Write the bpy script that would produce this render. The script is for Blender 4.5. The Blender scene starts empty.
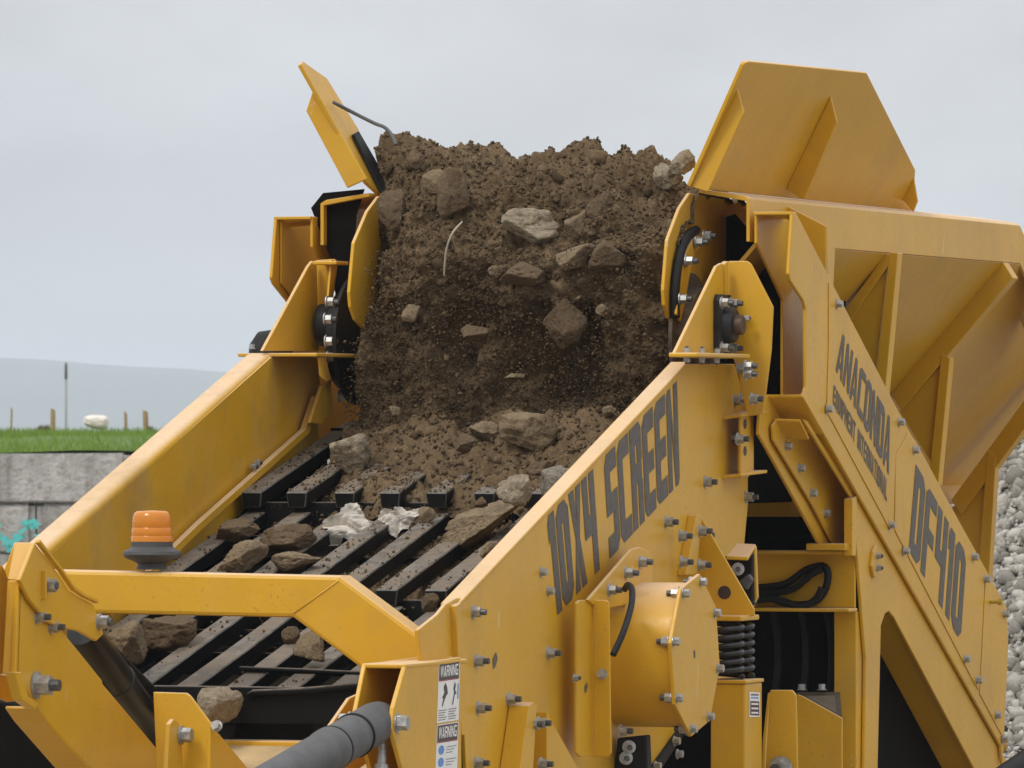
import bpy, bmesh, math, random
import numpy as np
from mathutils import Vector, Matrix, noise
R = math.radians
V = Vector
sc = bpy.context.scene
COL = sc.collection
random.seed(4)

# ------------------------------------------------------------------ camera, sky, sun, exposure
# World axes: X across the machine (to its right side), Y along it (away, up to the hopper), Z up, metres.
F, TH, ZE, HY = 7400.0, R(19), 2.6, 428.0           # focal length in pixels, yaw, eye height, horizon row
VIEW = V((-math.sin(TH), math.cos(TH), 0)); RIGHT = V((math.cos(TH), math.sin(TH), 0)); UP = V((0, 0, 1))
CAM = V((7.84666, -22.49906, ZE))
cam = bpy.data.cameras.new('camera'); camo = bpy.data.objects.new('camera', cam); COL.objects.link(camo)
cam.sensor_width = 36.0; cam.lens = F/1024*36.0; cam.shift_y = (HY-384)/1024
cam.clip_start = 1.0; cam.clip_end = 30000
camo.location = CAM; camo.rotation_euler = (R(90), 0, TH)
cam.dof.use_dof = True; cam.dof.focus_distance = 23.6; cam.dof.aperture_fstop = 26
sc.camera = camo
sc.cycles.volume_bounces = 3

world = bpy.data.worlds.new('World'); sc.world = world; world.use_nodes = True
wn = world.node_tree.nodes; wl = world.node_tree.links; wn.clear()
SUN_EL, SUN_AZ = R(52), R(205)                      # azimuth measured from +Y, clockwise seen from above
sky = wn.new('ShaderNodeTexSky'); sky.sky_type = 'NISHITA'; sky.sun_disc = False
sky.sun_elevation = SUN_EL; sky.sun_rotation = SUN_AZ
hsv = wn.new('ShaderNodeHueSaturation'); hsv.inputs['Saturation'].default_value = 0.12
wl.new(sky.outputs[0], hsv.inputs['Color'])
bg1 = wn.new('ShaderNodeBackground'); bg1.inputs[1].default_value = 0.05
wl.new(hsv.outputs[0], bg1.inputs[0])
# overcast cloud deck: brighter towards the zenith, soft streaky clouds
tc = wn.new('ShaderNodeTexCoord'); sep = wn.new('ShaderNodeSeparateXYZ'); wl.new(tc.outputs['Generated'], sep.inputs[0])
ramp = wn.new('ShaderNodeMapRange'); ramp.inputs[1].default_value = 0.0; ramp.inputs[2].default_value = 1.0
ramp.inputs[3].default_value = 0.70; ramp.inputs[4].default_value = 1.75
wl.new(sep.outputs[2], ramp.inputs[0])
mp = wn.new('ShaderNodeMapping'); mp.inputs['Scale'].default_value = (16, 16, 34); wl.new(tc.outputs['Generated'], mp.inputs[0])
nz = wn.new('ShaderNodeTexNoise'); nz.inputs['Scale'].default_value = 1.0; nz.inputs['Detail'].default_value = 4; nz.inputs['Roughness'].default_value = 0.5
wl.new(mp.outputs[0], nz.inputs['Vector'])
cr = wn.new('ShaderNodeMapRange'); cr.inputs[1].default_value = 0.3; cr.inputs[2].default_value = 0.7; cr.inputs[3].default_value = 0.86; cr.inputs[4].default_value = 1.13
wl.new(nz.outputs[0], cr.inputs[0])
mul = wn.new('ShaderNodeMath'); mul.operation = 'MULTIPLY'; wl.new(ramp.outputs[0], mul.inputs[0]); wl.new(cr.outputs[0], mul.inputs[1])
bg2 = wn.new('ShaderNodeBackground'); bg2.inputs[0].default_value = (0.935, 0.955, 1.0, 1)
wl.new(mul.outputs[0], bg2.inputs[1])
nz2 = wn.new('ShaderNodeTexNoise'); nz2.inputs['Scale'].default_value = 7.0; nz2.inputs['Detail'].default_value = 3; wl.new(tc.outputs['Generated'], nz2.inputs['Vector'])
cmx = wn.new('ShaderNodeMix'); cmx.data_type = 'RGBA'; cmx.inputs[6].default_value = (.97, .962, .96, 1); cmx.inputs[7].default_value = (.905, .94, .99, 1)
crr = wn.new('ShaderNodeMapRange'); crr.inputs[1].default_value = .38; crr.inputs[2].default_value = .62; wl.new(nz2.outputs[0], crr.inputs[0]); wl.new(crr.outputs[0], cmx.inputs[0]); wl.new(cmx.outputs[2], bg2.inputs[0])
addw = wn.new('ShaderNodeMixShader'); addw.inputs[0].default_value = 0.88
wl.new(bg1.outputs[0], addw.inputs[1]); wl.new(bg2.outputs[0], addw.inputs[2])
wo = wn.new('ShaderNodeOutputWorld'); wl.new(addw.outputs[0], wo.inputs[0])

sun = bpy.data.lights.new('sun', 'SUN'); sun.energy = 1.5; sun.angle = R(14); sun.color = (1.0, 0.95, 0.87)
suno = bpy.data.objects.new('sun', sun); COL.objects.link(suno)
sd = V((math.sin(SUN_AZ)*math.cos(SUN_EL), math.cos(SUN_AZ)*math.cos(SUN_EL), math.sin(SUN_EL)))
suno.rotation_euler = sd.to_track_quat('Z', 'Y').to_euler(); suno.location = (0, -5, 20)
sc.view_settings.view_transform = 'Standard'; sc.view_settings.look = 'None'
sc.view_settings.exposure = 0.0; sc.view_settings.gamma = 1.0; sc.view_settings.use_curve_mapping = False

# ------------------------------------------------------------------ helpers
def ray(x, y): return VIEW + RIGHT*((x-512)/F) + UP*((HY-y)/F)
def at(x, y, ax, c):
    """point of the plane X=c / Y=c / Z=c that the photograph shows at pixel (x, y)"""
    d = ray(x, y); i = 'XYZ'.index(ax); return CAM + d*((c-CAM[i])/d[i])
def atp(x, y, p0, n):
    d = ray(x, y); return CAM + d*((p0-CAM).dot(n)/d.dot(n))
def atd(x, y, dist): return CAM + ray(x, y)*dist

def link(name, me, mat, parent=None, smooth=False, bevel=0.0, seg=2):
    o = bpy.data.objects.new(name, me); COL.objects.link(o)
    for m in (mat if isinstance(mat, (list, tuple)) else [mat]):
        if m and m.name not in [q.name for q in me.materials]: me.materials.append(m)
    if parent is not None: o.parent = parent
    if smooth:
        for p in me.polygons: p.use_smooth = True
    if bevel > 0:
        b = o.modifiers.new('bevel', 'BEVEL'); b.width = bevel; b.segments = seg; b.limit_method = 'ANGLE'; b.angle_limit = R(35)
    return o
def mesh(name, verts, faces):
    me = bpy.data.meshes.new(name); me.from_pydata([tuple(v) for v in verts], [], faces); me.update(); return me
def thing(name, label, cat, loc=(0, 0, 0), group=None):
    o = bpy.data.objects.new(name, None); COL.objects.link(o); o.location = (0, 0, 0); o.empty_display_size = .2
    o['label'] = label; o['category'] = cat
    if group: o['group'] = group
    return o
def tag(o, label, cat, group=None):
    o['label'] = label; o['category'] = cat
    if group: o['group'] = group
    return o
def kind(o, k, label=None, cat=None):
    o['kind'] = k
    if label: o['label'] = label
    if cat: o['category'] = cat
    return o
def prism(pts, ext):
    n = len(pts); pts = [V(p) for p in pts]; ext = V(ext)
    vs = pts + [p+ext for p in pts]
    fs = [list(range(n)), list(range(2*n-1, n-1, -1))] + [[i, i+n, (i+1) % n + n, (i+1) % n] for i in range(n)]
    me = mesh('plate', vs, fs)
    bm = bmesh.new(); bm.from_mesh(me); bmesh.ops.recalc_face_normals(bm, faces=bm.faces); bm.to_mesh(me); bm.free()
    return me
def plate(name, pts, ext, mat, parent, bevel=0.003): return link(name, prism(pts, ext), mat, parent, bevel=bevel)
def XP(name, c, px, t, mat, parent, bevel=0.003):
    """sheet lying in the plane X=c, t thick towards the machine's left"""
    return plate(name, [at(x, y, 'X', c) for x, y in px], (-t, 0, 0), mat, parent, bevel)
def YP(name, c, px, t, mat, parent, bevel=0.003):
    return plate(name, [at(x, y, 'Y', c) for x, y in px], (0, t, 0), mat, parent, bevel)
def box(name, lo, hi, mat, parent, bevel=0.004):
    x0, y0, z0 = lo; x1, y1, z1 = hi
    return plate(name, [(x0, y0, z0), (x1, y0, z0), (x1, y1, z0), (x0, y1, z0)], (0, 0, z1-z0), mat, parent, bevel)
def sweep_mesh(pts, rad, seg=12, cap=True):
    pts = [V(p) for p in pts]; rads = rad if isinstance(rad, (list, tuple)) else [rad]*len(pts)
    vs, fs = [], []; n = len(pts); up = None
    for i, p in enumerate(pts):
        t = (pts[min(i+1, n-1)]-pts[max(i-1, 0)]).normalized()
        if up is None: up = t.orthogonal().normalized()
        up = (up - t*up.dot(t)).normalized(); s = t.cross(up)
        for k in range(seg):
            a = 2*math.pi*k/seg; vs.append(p + (up*math.cos(a)+s*math.sin(a))*rads[i])
    for i in range(n-1):
        for k in range(seg):
            fs.append([i*seg+k, i*seg+(k+1) % seg, (i+1)*seg+(k+1) % seg, (i+1)*seg+k])
    if cap: fs += [list(range(seg-1, -1, -1)), list(range((n-1)*seg, n*seg))]
    return mesh('sweep', vs, fs)
def sweep(name, pts, rad, mat, parent=None, seg=12, smooth=True):
    o = link(name, sweep_mesh(pts, rad, seg), mat, parent)
    if smooth:
        for p in o.data.polygons: p.use_smooth = len(p.vertices) == 4
    return o
def spline(pts, n=40):
    pts = [V(p) for p in pts]; out = []; m = len(pts)-1
    for k in range(n+1):
        u = k/n*m; i = min(int(u), m-1); t = u-i
        p0, p1, p2, p3 = pts[max(i-1, 0)], pts[i], pts[i+1], pts[min(i+2, m)]
        out.append(0.5*((2*p1)+(p2-p0)*t+(2*p0-5*p1+4*p2-p3)*t*t+(3*p1-p0-3*p2+p3)*t**3))
    return out
def lathe(name, prof, mat, parent, origin, axis=(0, 0, 1), seg=48):
    q = V(axis).to_track_quat('Z', 'Y').to_matrix(); vs, fs = [], []
    for r, z in prof:
        for k in range(seg):
            a = 2*math.pi*k/seg; vs.append(V(origin)+q @ V((r*math.cos(a), r*math.sin(a), z)))
    for i in range(len(prof)-1):
        for k in range(seg): fs.append([i*seg+k, i*seg+(k+1) % seg, (i+1)*seg+(k+1) % seg, (i+1)*seg+k])
    if prof[0][0] > 1e-4: fs.append(list(range(seg-1, -1, -1)))
    if prof[-1][0] > 1e-4: fs.append(list(range((len(prof)-1)*seg, len(prof)*seg)))
    o = link(name, mesh(name, vs, fs), mat, parent)
    b = o.modifiers.new('split', 'EDGE_SPLIT'); b.split_angle = R(38)
    for p in o.data.polygons: p.use_smooth = True
    return o

# ------------------------------------------------------------------ materials
def mat(name):
    m = bpy.data.materials.new(name); m.use_nodes = True
    n = m.node_tree.nodes; l = m.node_tree.links
    return m, n, l, n['Principled BSDF']
def noise_node(n, l, scale, detail=4, rough=.55, vec=None, coord='Object', stretch=None):
    tcn = n.new('ShaderNodeTexCoord'); t = n.new('ShaderNodeTexNoise')
    t.inputs['Scale'].default_value = scale; t.inputs['Detail'].default_value = detail; t.inputs['Roughness'].default_value = rough
    if stretch:
        mpn = n.new('ShaderNodeMapping'); mpn.inputs['Scale'].default_value = stretch
        l.new(tcn.outputs[coord], mpn.inputs[0]); l.new(mpn.outputs[0], t.inputs['Vector'])
    else: l.new(tcn.outputs[coord], t.inputs['Vector'])
    return t
def rmap(n, l, src, a, b, c, d):
    m = n.new('ShaderNodeMapRange'); m.inputs[1].default_value = a; m.inputs[2].default_value = b; m.inputs[3].default_value = c; m.inputs[4].default_value = d
    l.new(src, m.inputs[0]); return m.outputs[0]
def mixc(n, l, fac, a, b):
    m = n.new('ShaderNodeMix'); m.data_type = 'RGBA'
    if hasattr(fac, 'links'): l.new(fac, m.inputs[0])
    else: m.inputs[0].default_value = fac
    for i, s in ((6, a), (7, b)):
        if hasattr(s, 'links'): l.new(s, m.inputs[i])
        else: m.inputs[i].default_value = (*s, 1)
    return m.outputs[2]
def math2(n, l, op, a, b):
    m = n.new('ShaderNodeMath'); m.operation = op; m.use_clamp = True
    for i, s in ((0, a), (1, b)):
        if hasattr(s, 'links'): l.new(s, m.inputs[i])
        else: m.inputs[i].default_value = s
    return m.outputs[0]
def bump(n, l, b, src, strength, dist):
    bp = n.new('ShaderNodeBump'); bp.inputs['Strength'].default_value = strength; bp.inputs['Distance'].default_value = dist
    l.new(src, bp.inputs['Height']); l.new(bp.outputs[0], b.inputs['Normal'])

def yellow_paint(name, dust=0.24):
    m, n, l, b = mat(name)
    a = noise_node(n, l, 2.2, 5, .6); s = noise_node(n, l, 1.0, 5, .65, stretch=(6, 6, 1.6)); f = noise_node(n, l, 55, 3, .6)
    base = mixc(n, l, rmap(n, l, a.outputs[0], .3, .7, 0, 1), (.585, .315, .016), (.67, .368, .022))
    # pale dust that settles on faces looking up, streaks on the rest
    geo = n.new('ShaderNodeNewGeometry'); sp = n.new('ShaderNodeSeparateXYZ'); l.new(geo.outputs['Normal'], sp.inputs[0])
    upf = rmap(n, l, sp.outputs[2], .55, .95, 0, 1)
    upd = math2(n, l, 'MULTIPLY', upf, rmap(n, l, a.outputs[0], .25, .75, .45, .95))
    st = math2(n, l, 'MULTIPLY', rmap(n, l, s.outputs[0], .48, .78, 0, dust), rmap(n, l, noise_node(n, l, 26, 5, .7).outputs[0], .35, .65, .25, 1))
    base = mixc(n, l, st, base, (.50, .36, .19))
    base = mixc(n, l, upd, base, (.66, .49, .35))
    sc_ = noise_node(n, l, 7, 8, .72)
    base = mixc(n, l, rmap(n, l, sc_.outputs[0], .69, .74, 0, .55), base, (.30, .18, .07))
    sm = noise_node(n, l, 3.1, 9, .68); base = mixc(n, l, rmap(n, l, sm.outputs[0], .50, .72, 0, .10+dust*.75), base, (.33, .215, .095))
    spk = noise_node(n, l, 85, 2, .5); base = mixc(n, l, math2(n, l, 'MULTIPLY', rmap(n, l, spk.outputs[0], .66, .70, 0, .42), rmap(n, l, a.outputs[0], .42, .62, 0, 1)), base, (.19, .13, .075))
    scf = noise_node(n, l, 11, 6, .7, stretch=(1, 1, .35)); base = mixc(n, l, rmap(n, l, scf.outputs[0], .665, .70, 0, .4), base, (.70, .56, .40))
    l.new(base, b.inputs['Base Color'])
    rr = math2(n, l, 'ADD', rmap(n, l, f.outputs[0], .3, .7, .30, .42), math2(n, l, 'MULTIPLY', st, .5))
    l.new(math2(n, l, 'ADD', rr, math2(n, l, 'MULTIPLY', upd, .3)), b.inputs['Roughness'])
    b.inputs['Specular IOR Level'].default_value = .36
    wv = noise_node(n, l, 5, 2, .5); bump(n, l, b, wv.outputs[0], .12, .01)
    return m
YEL = yellow_paint('yellow_paint')
YELD = yellow_paint('yellow_paint_dirty', .6)

def simple(name, col, rough=.5, metal=0, var=.25, scale=12, bs=0, bd=.002, spec=.5):
    m, n, l, b = mat(name)
    t = noise_node(n, l, scale, 5, .6)
    l.new(mixc(n, l, rmap(n, l, t.outputs[0], .3, .7, 0, 1), tuple(c*(1-var) for c in col), tuple(min(1, c*(1+var)) for c in col)), b.inputs['Base Color'])
    b.inputs['Roughness'].default_value = rough; b.inputs['Metallic'].default_value = metal; b.inputs['Specular IOR Level'].default_value = spec
    if bs: bump(n, l, b, t.outputs[0], bs, bd)
    return m
ZINC = simple('zinc_bolt', (.43, .43, .42), .48, .75, .35, 45)
DARKZ = simple('dark_stud', (.10, .10, .10), .5, .6, .3, 60)
RUB = simple('black_rubber', (.010, .010, .010), .6, 0, .3, 20, spec=.25)
VOID = simple('shade_black_steel', (.006, .005, .004), .9, 0, .3, 20, spec=.08)  # near-black that carries the shade of deep cavities in its own colour
SPRING = simple('black_spring_steel', (.025, .025, .026), .35, .2, .3, 20)
HYD = simple('black_hydraulic_paint', (.008, .008, .008), .3, 0, .3, 8, spec=.35)
GREYCYL = simple('grey_sleeve', (.078, .078, .080), .62, 0, .22, 18, .15)
CAST = simple('cast_bearing', (.018, .018, .02), .5, .1, .3, 30, spec=.35)
SHAFT = simple('brown_steel_shaft', (.09, .055, .04), .55, .4, .3, 30)
ROLL = simple('dusty_roller', (.10, .072, .048), .9, 0, .5, 25, .4)
DECAL = simple('grey_decal', (.095, .080, .066), .55, 0, .30, 40)
STW = simple('white_sticker', (.78, .77, .75), .45, 0, .05, 30)
STB = simple('dark_sticker_print', (.05, .03, .032), .45, 0, .1, 30)
STR = simple('red_sticker_print', (.30, .03, .03), .45, 0, .1, 30)
STBL = simple('blue_sticker_print', (.10, .25, .60), .45, 0, .1, 30)
PAPER = simple('torn_white_paper', (.50, .46, .40), .85, 0, .35, 22, 0, .002, .2)
AMBER, n_, l_, b_ = mat('amber_lens'); b_.inputs['Base Color'].default_value = (.82, .30, .025, 1); b_.inputs['Roughness'].default_value = .16
b_.inputs['Transmission Weight'].default_value = .35; b_.inputs['IOR'].default_value = 1.45
BEAC = simple('grey_beacon_base', (.055, .055, .055), .6, 0, .15, 20)
WIRE = simple('pale_wire', (.33, .28, .2), .7)
PAN = simple('dusty_chute', (.46, .33, .17), .75, 0, .35, 6, .2, .004)

def deck_steel():
    m, n, l, b = mat('black_deck_steel')
    a = noise_node(n, l, 4.5, 7, .7); f = noise_node(n, l, 22, 6, .75)
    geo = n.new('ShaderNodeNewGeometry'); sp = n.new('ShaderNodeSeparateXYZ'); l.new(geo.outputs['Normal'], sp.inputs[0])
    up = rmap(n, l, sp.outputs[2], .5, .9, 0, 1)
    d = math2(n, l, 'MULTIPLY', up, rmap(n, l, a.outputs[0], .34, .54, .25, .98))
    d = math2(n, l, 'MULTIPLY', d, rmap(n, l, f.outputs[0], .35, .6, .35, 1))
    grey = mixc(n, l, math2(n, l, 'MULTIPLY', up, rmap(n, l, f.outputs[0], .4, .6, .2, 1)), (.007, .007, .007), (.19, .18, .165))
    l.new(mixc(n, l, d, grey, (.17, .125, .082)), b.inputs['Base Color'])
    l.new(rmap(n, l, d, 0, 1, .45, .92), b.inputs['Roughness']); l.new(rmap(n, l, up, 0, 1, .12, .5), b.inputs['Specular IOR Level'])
    bump(n, l, b, f.outputs[0], .3, .004); return m
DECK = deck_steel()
WORN = simple('worn_steel_edge', (.085, .078, .068), .5, .2, .8, 16)

def soil_mat(name, c1, c2, c3, bs=.8, island=False):
    m, n, l, b = mat(name)
    a = noise_node(n, l, 4, 6, .65); f = noise_node(n, l, 70, 5, .7); g = noise_node(n, l, 14, 4, .6)
    c = mixc(n, l, rmap(n, l, a.outputs[0], .35, .65, 0, 1), c1, c2)
    c = mixc(n, l, rmap(n, l, f.outputs[0], .52, .75, 0, .8), c, c3)
    c = mixc(n, l, rmap(n, l, g.outputs[0], .55, .75, 0, .45), c, tuple(x*.55 for x in c1))
    if island:
        gi = n.new('ShaderNodeNewGeometry'); c = mixc(n, l, rmap(n, l, gi.outputs['Random Per Island'], 0, 1, 0, .7), c, tuple(x*.35 for x in c1))
    l.new(c, b.inputs['Base Color']); b.inputs['Roughness'].default_value = .95; b.inputs['Specular IOR Level'].default_value = .15
    bump(n, l, b, f.outputs[0], bs, .012); return m
SOIL = soil_mat('brown_soil', (.110, .072, .038), (.172, .118, .066), (.26, .195, .125))
CRUMB = soil_mat('soil_crumbs', (.125, .083, .045), (.185, .128, .072), (.27, .205, .13), .8, True)
def rock_mat():
    m, n, l, b = mat('field_rock')
    oi = n.new('ShaderNodeObjectInfo')
    a = noise_node(n, l, 9, 6, .65); f = noise_node(n, l, 90, 5, .7)
    c = mixc(n, l, rmap(n, l, a.outputs[0], .32, .68, 0, 1), (.62, .58, .52), (1.0, .98, .93))
    mm = n.new('ShaderNodeMix'); mm.data_type = 'RGBA'; mm.blend_type = 'MULTIPLY'; mm.inputs[0].default_value = 1
    l.new(c, mm.inputs[6]); l.new(oi.outputs['Color'], mm.inputs[7])
    d = noise_node(n, l, 16, 5, .7)
    c2 = mixc(n, l, rmap(n, l, d.outputs[0], .44, .62, 0, .8), mm.outputs[2], (.135, .095, .058))
    c2 = mixc(n, l, rmap(n, l, f.outputs[0], .56, .72, 0, .35), c2, (.36, .31, .24))
    l.new(c2, b.inputs['Base Color']); b.inputs['Roughness'].default_value = .92; b.inputs['Specular IOR Level'].default_value = .2
    bump(n, l, b, f.outputs[0], 1.0, .015); return m
ROCK = rock_mat()

# ------------------------------------------------------------------ ground, hills, haze, background
def ground():
    m, n, l, b = mat('quarry_ground')
    a = noise_node(n, l, .12, 6, .6); f = noise_node(n, l, 3, 6, .7)
    l.new(mixc(n, l, rmap(n, l, f.outputs[0], .35, .65, 0, 1), (.19, .165, .13), (.33, .295, .245)), b.inputs['Base Color'])
    b.inputs['Roughness'].default_value = .95; bump(n, l, b, f.outputs[0], .6, .03)
    s = 9000; o = link('ground', mesh('ground', [(-s, -s, 0), (s, -s, 0), (s, s, 0), (-s, s, 0)], [[0, 1, 2, 3]]), m); kind(o, 'structure')
ground()
def hills():
    m = simple('far_hill', (.055, .075, .05), .95, 0, .3, .004)
    # ridge line 4.4 km away, seen above the field
    sil = [(-9000, 392), (-6000, 366), (-3500, 372), (-1800, 358), (-900, 352), (-500, 350), (-150, 354), (0, 358), (60, 361), (120, 366), (215, 371), (330, 378), (470, 388), (640, 399), (820, 412), (1050, 412), (1400, 408), (2600, 398), (4200, 405), (7000, 424)]
    vs, fs = [], []; N = 520; xs = np.linspace(-9000, 7000, N)
    ys = np.interp(xs, [s[0] for s in sil], [s[1] for s in sil])
    prof = [(3500, 0.0), (3700, .35), (4000, .72), (4400, 1.0), (4900, .8), (5600, 0.0)]
    for i, (x, y) in enumerate(zip(xs, ys)):
        h = (HY-y)/F*4400+ZE + 1.6*noise.noise(V((x*.02, 0, 3)))+.8*noise.noise(V((x*.07, 5, 3)))
        for d, k in prof:
            p = CAM+(VIEW+RIGHT*((x-512)/F))*d; vs.append((p.x, p.y, max(-.5, h*k) if k else -.5))
    M = len(prof)
    for i in range(N-1):
        for j in range(M-1): fs.append([i*M+j, (i+1)*M+j, (i+1)*M+j+1, i*M+j+1])
    kind(link('hills', mesh('hills', vs, fs), m, smooth=True), 'structure')
hills()
def haze():
    m = bpy.data.materials.new('haze_air'); m.use_nodes = True; n = m.node_tree.nodes; n.clear()
    v = n.new('ShaderNodeVolumePrincipled'); v.inputs['Color'].default_value = (.80, .89, 1, 1); v.inputs['Density'].default_value = HAZE; v.inputs['Anisotropy'].default_value = .1
    o_ = n.new('ShaderNodeOutputMaterial'); m.node_tree.links.new(v.outputs[0], o_.inputs['Volume'])
    s = 8900; z0, z1 = -1.2, 62
    vs = [(x, y, z) for z in (z0, z1) for x, y in ((-s, -s), (s, -s), (s, s), (-s, s))]
    o = link('haze', mesh('haze', vs, [[3, 2, 1, 0], [4, 5, 6, 7], [0, 1, 5, 4], [1, 2, 6, 5], [2, 3, 7, 6], [3, 0, 4, 7]]), m)
    kind(o, 'stuff', 'pale even haze over the far hills', 'haze')
HAZE = 0.00031
haze()

def rnd_poly_block(L, D, H, seed):
    """weathered concrete block: subdivided box, chamfered edges, uneven faces"""
    bm = bmesh.new(); bmesh.ops.create_cube(bm, size=1)
    bmesh.ops.bevel(bm, geom=list(bm.edges), offset=.045, segments=2, affect='EDGES')
    bmesh.ops.subdivide_edges(bm, edges=list(bm.edges), cuts=2, use_grid_fill=True)
    for v in bm.verts:
        v.co = V((v.co.x*L, v.co.y*D, v.co.z*H)); q = v.co*3+V((seed*7.1, 0, 0))
        v.co += V((noise.noise(q), noise.noise(q+V((9, 0, 0))), noise.noise(q+V((0, 9, 0)))))*.018
    me = bpy.data.meshes.new('block'); bm.to_mesh(me); bm.free(); return me
def background():
    cm, n, l, b = mat('weathered_concrete')
    a = noise_node(n, l, 1.2, 7, .7, stretch=(1, 1, .5)); f = noise_node(n, l, 14, 6, .7); st = noise_node(n, l, 2, 5, .6, stretch=(3, 3, .35))
    c = mixc(n, l, rmap(n, l, a.outputs[0], .35, .65, 0, 1), (.36, .345, .32), (.62, .605, .575))
    c = mixc(n, l, rmap(n, l, st.outputs[0], .52, .7, 0, .6), c, (.20, .17, .15)); c = mixc(n, l, rmap(n, l, f.outputs[0], .50, .68, 0, .65), c, (.27, .22, .18))
    l.new(c, b.inputs['Base Color']); b.inputs['Roughness'].default_value = .95; bump(n, l, b, f.outputs[0], 1.0, .06)
    DW = 75.0; s = F/DW; o0 = CAM+VIEW*DW
    wall = thing('block_wall', 'weathered grey concrete block wall below the grass at the left', 'wall')
    Z = lambda y: ZE+(HY-y)/s
    H = .505; me = [rnd_poly_block(1.55, .8, H-.012, k) for k in range(4)]
    for row in range(5):
        for i in range(-7, 5):
            u = -6.3 + i*1.57 + (row % 2)*.62 + .10
            o = link('concrete_block', me[(i*3+row) % 4], cm, wall)
            p = o0 + RIGHT*u; o.location = (p.x, p.y, Z(453)-H*(row+.5)); o.rotation_euler = (0, 0, TH)
            o.scale = (1, 1+.05*((i*7+row*3) % 3), 1)
    # turquoise paint sprayed on the second course
    gm, n, l, b = mat('turquoise_paint')
    b.inputs['Base Color'].default_value = (.10, .55, .52, 1); b.inputs['Roughness'].default_value = .7
    vs, fs = [], []; rg = random.Random(3)
    for k in range(60):
        x = -4+rg.random()*42; y = 534+10*math.sin(x*.16)+rg.gauss(0, 3.5); r = .8+rg.random()*2.2
        c0 = len(vs)
        for j in range(9):
            a_ = j/9*6.283; rr = r*(.6+.6*rg.random())
            vs.append(CAM+ray(x+rr*math.cos(a_)*1.4, y+rr*math.sin(a_))*(DW-.47-.0006*k))
        fs.append(list(range(c0, c0+9)))
    link('paint_mark', mesh('paint_mark', vs, fs), gm, wall)
    # grass bank behind the wall
    gb, n, l, b = mat('grass_bank_soil'); b.inputs['Base Color'].default_value = (.085, .15, .02, 1); b.inputs['Roughness'].default_value = 1
    vs, fs = [], []; N = 60; prof = [(DW-.2, 453.5), (DW+2, 449), (DW+8, 438), (DW+14, 433.5), (DW+19, 432), (DW+30, 460)]
    for i in range(N):
        for d, y in prof:
            u = -12+i*.42; p = CAM+VIEW*d+RIGHT*u; z = ZE+(HY-y)*d/F + (.06*noise.noise(V((u*.8, d*.5, 0))) if y < 455 else 0)
            vs.append((p.x, p.y, z if y < 455 else 1.4))
    M = len(prof)
    # skirt down to the ground at front and back
    for i in range(N-1):
        for j in range(M-1): fs.append([i*M+j, (i+1)*M+j, (i+1)*M+j+1, i*M+j+1])
    kind(link('grass_bank', mesh('grass_bank', vs, fs), gb, smooth=True), 'structure')
    gg, n, l, b = mat('grass_blade'); t = noise_node(n, l, .9, 4, .6)
    l.new(mixc(n, l, rmap(n, l, t.outputs[0], .35, .65, 0, 1), (.10, .20, .012), (.21, .31, .025)), b.inputs['Base Color']); b.inputs['Roughness'].default_value = .7
    rg = random.Random(8); vs, fs = [], []
    for k in range(24000):
        u = -11.5+rg.random()*11; d = DW+rg.random()*19; y = np.interp(d, [q[0] for q in prof], [q[1] for q in prof])
        p = CAM+VIEW*d+RIGHT*u; z = ZE+(HY-y)*d/F-.07; h = .08+.08*rg.random(); w = .012
        lx = (rg.random()-.5)*.08; a_ = rg.random()*3.14; c0 = len(vs)
        vs += [(p.x-w*math.cos(a_), p.y-w*math.sin(a_), z), (p.x+w*math.cos(a_), p.y+w*math.sin(a_), z), (p.x+lx, p.y+lx*.5, z+h)]
        fs.append([c0, c0+1, c0+2])
    kind(link('grass', mesh('grass', vs, fs), gg), 'stuff', 'bright green grass along the top of the wall', 'grass')
    # fence posts standing on the bank
    wood = simple('pale_wood', (.36, .24, .13), .9, 0, .3, 20)
    for k, (x, yt, w, txt) in enumerate([(11, 407, .035, 'thin pale fence post farthest left in the grass'), (53, 408, .075, 'thick wooden fence post beside the mast'),
                                         (126, 411, .045, 'thin fence post between the white bale and the hopper'), (146, 410, .065, 'brown fence post nearest the yellow side plate')]):
        d = DW+17+k*.6; p = CAM+VIEW*d+RIGHT*((x-512)/F*d); zt = ZE+(HY-yt)/F*d
        bm = bmesh.new(); bmesh.ops.create_cube(bm, size=1)
        for v in bm.verts:
            v.co = V((v.co.x*w*.7*(1 if v.co.z > 0 else 1.15), v.co.y*w, v.co.z*(zt-2.2)))
            if v.co.z > 0 and v.co.x > 0: v.co.z -= .03
        me_ = bpy.data.meshes.new('post'); bm.to_mesh(me_); bm.free()
        o = link('fence_post', me_, wood, bevel=.008); o.location = (p.x, p.y, (zt+2.2)/2); o.rotation_euler = (.02*(k-1), .03*(1-k), TH+.2*k)
        tag(o, txt, 'fence post', 'fence posts on the grass bank')
    # distant mast
    d = 300; p = CAM+VIEW*d+RIGHT*((66-512)/F*d); zt = ZE+(HY-362)/F*d; zb = ZE+(HY-379)/F*d
    ms = thing('mast', 'tall thin grey mast with a darker top far beyond the grass', 'mast')
    mg = simple('mast_grey', (.22, .22, .21), .6); md = simple('mast_dark', (.06, .06, .065), .6)
    sweep('pole', [(p.x, p.y, 0), (p.x, p.y, zb)], [.055, .04], mg, ms, 10); sweep('antenna', [(p.x, p.y, zb+.002), (p.x, p.y, zt-.12), (p.x, p.y, zt)], [.062, .058, .02], md, ms, 10)
    # wrapped bale and low weeds
    d = DW+18; p = CAM+VIEW*d+RIGHT*((96-512)/F*d); bm = bmesh.new(); bmesh.ops.create_icosphere(bm, subdivisions=4, radius=1)
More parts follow.
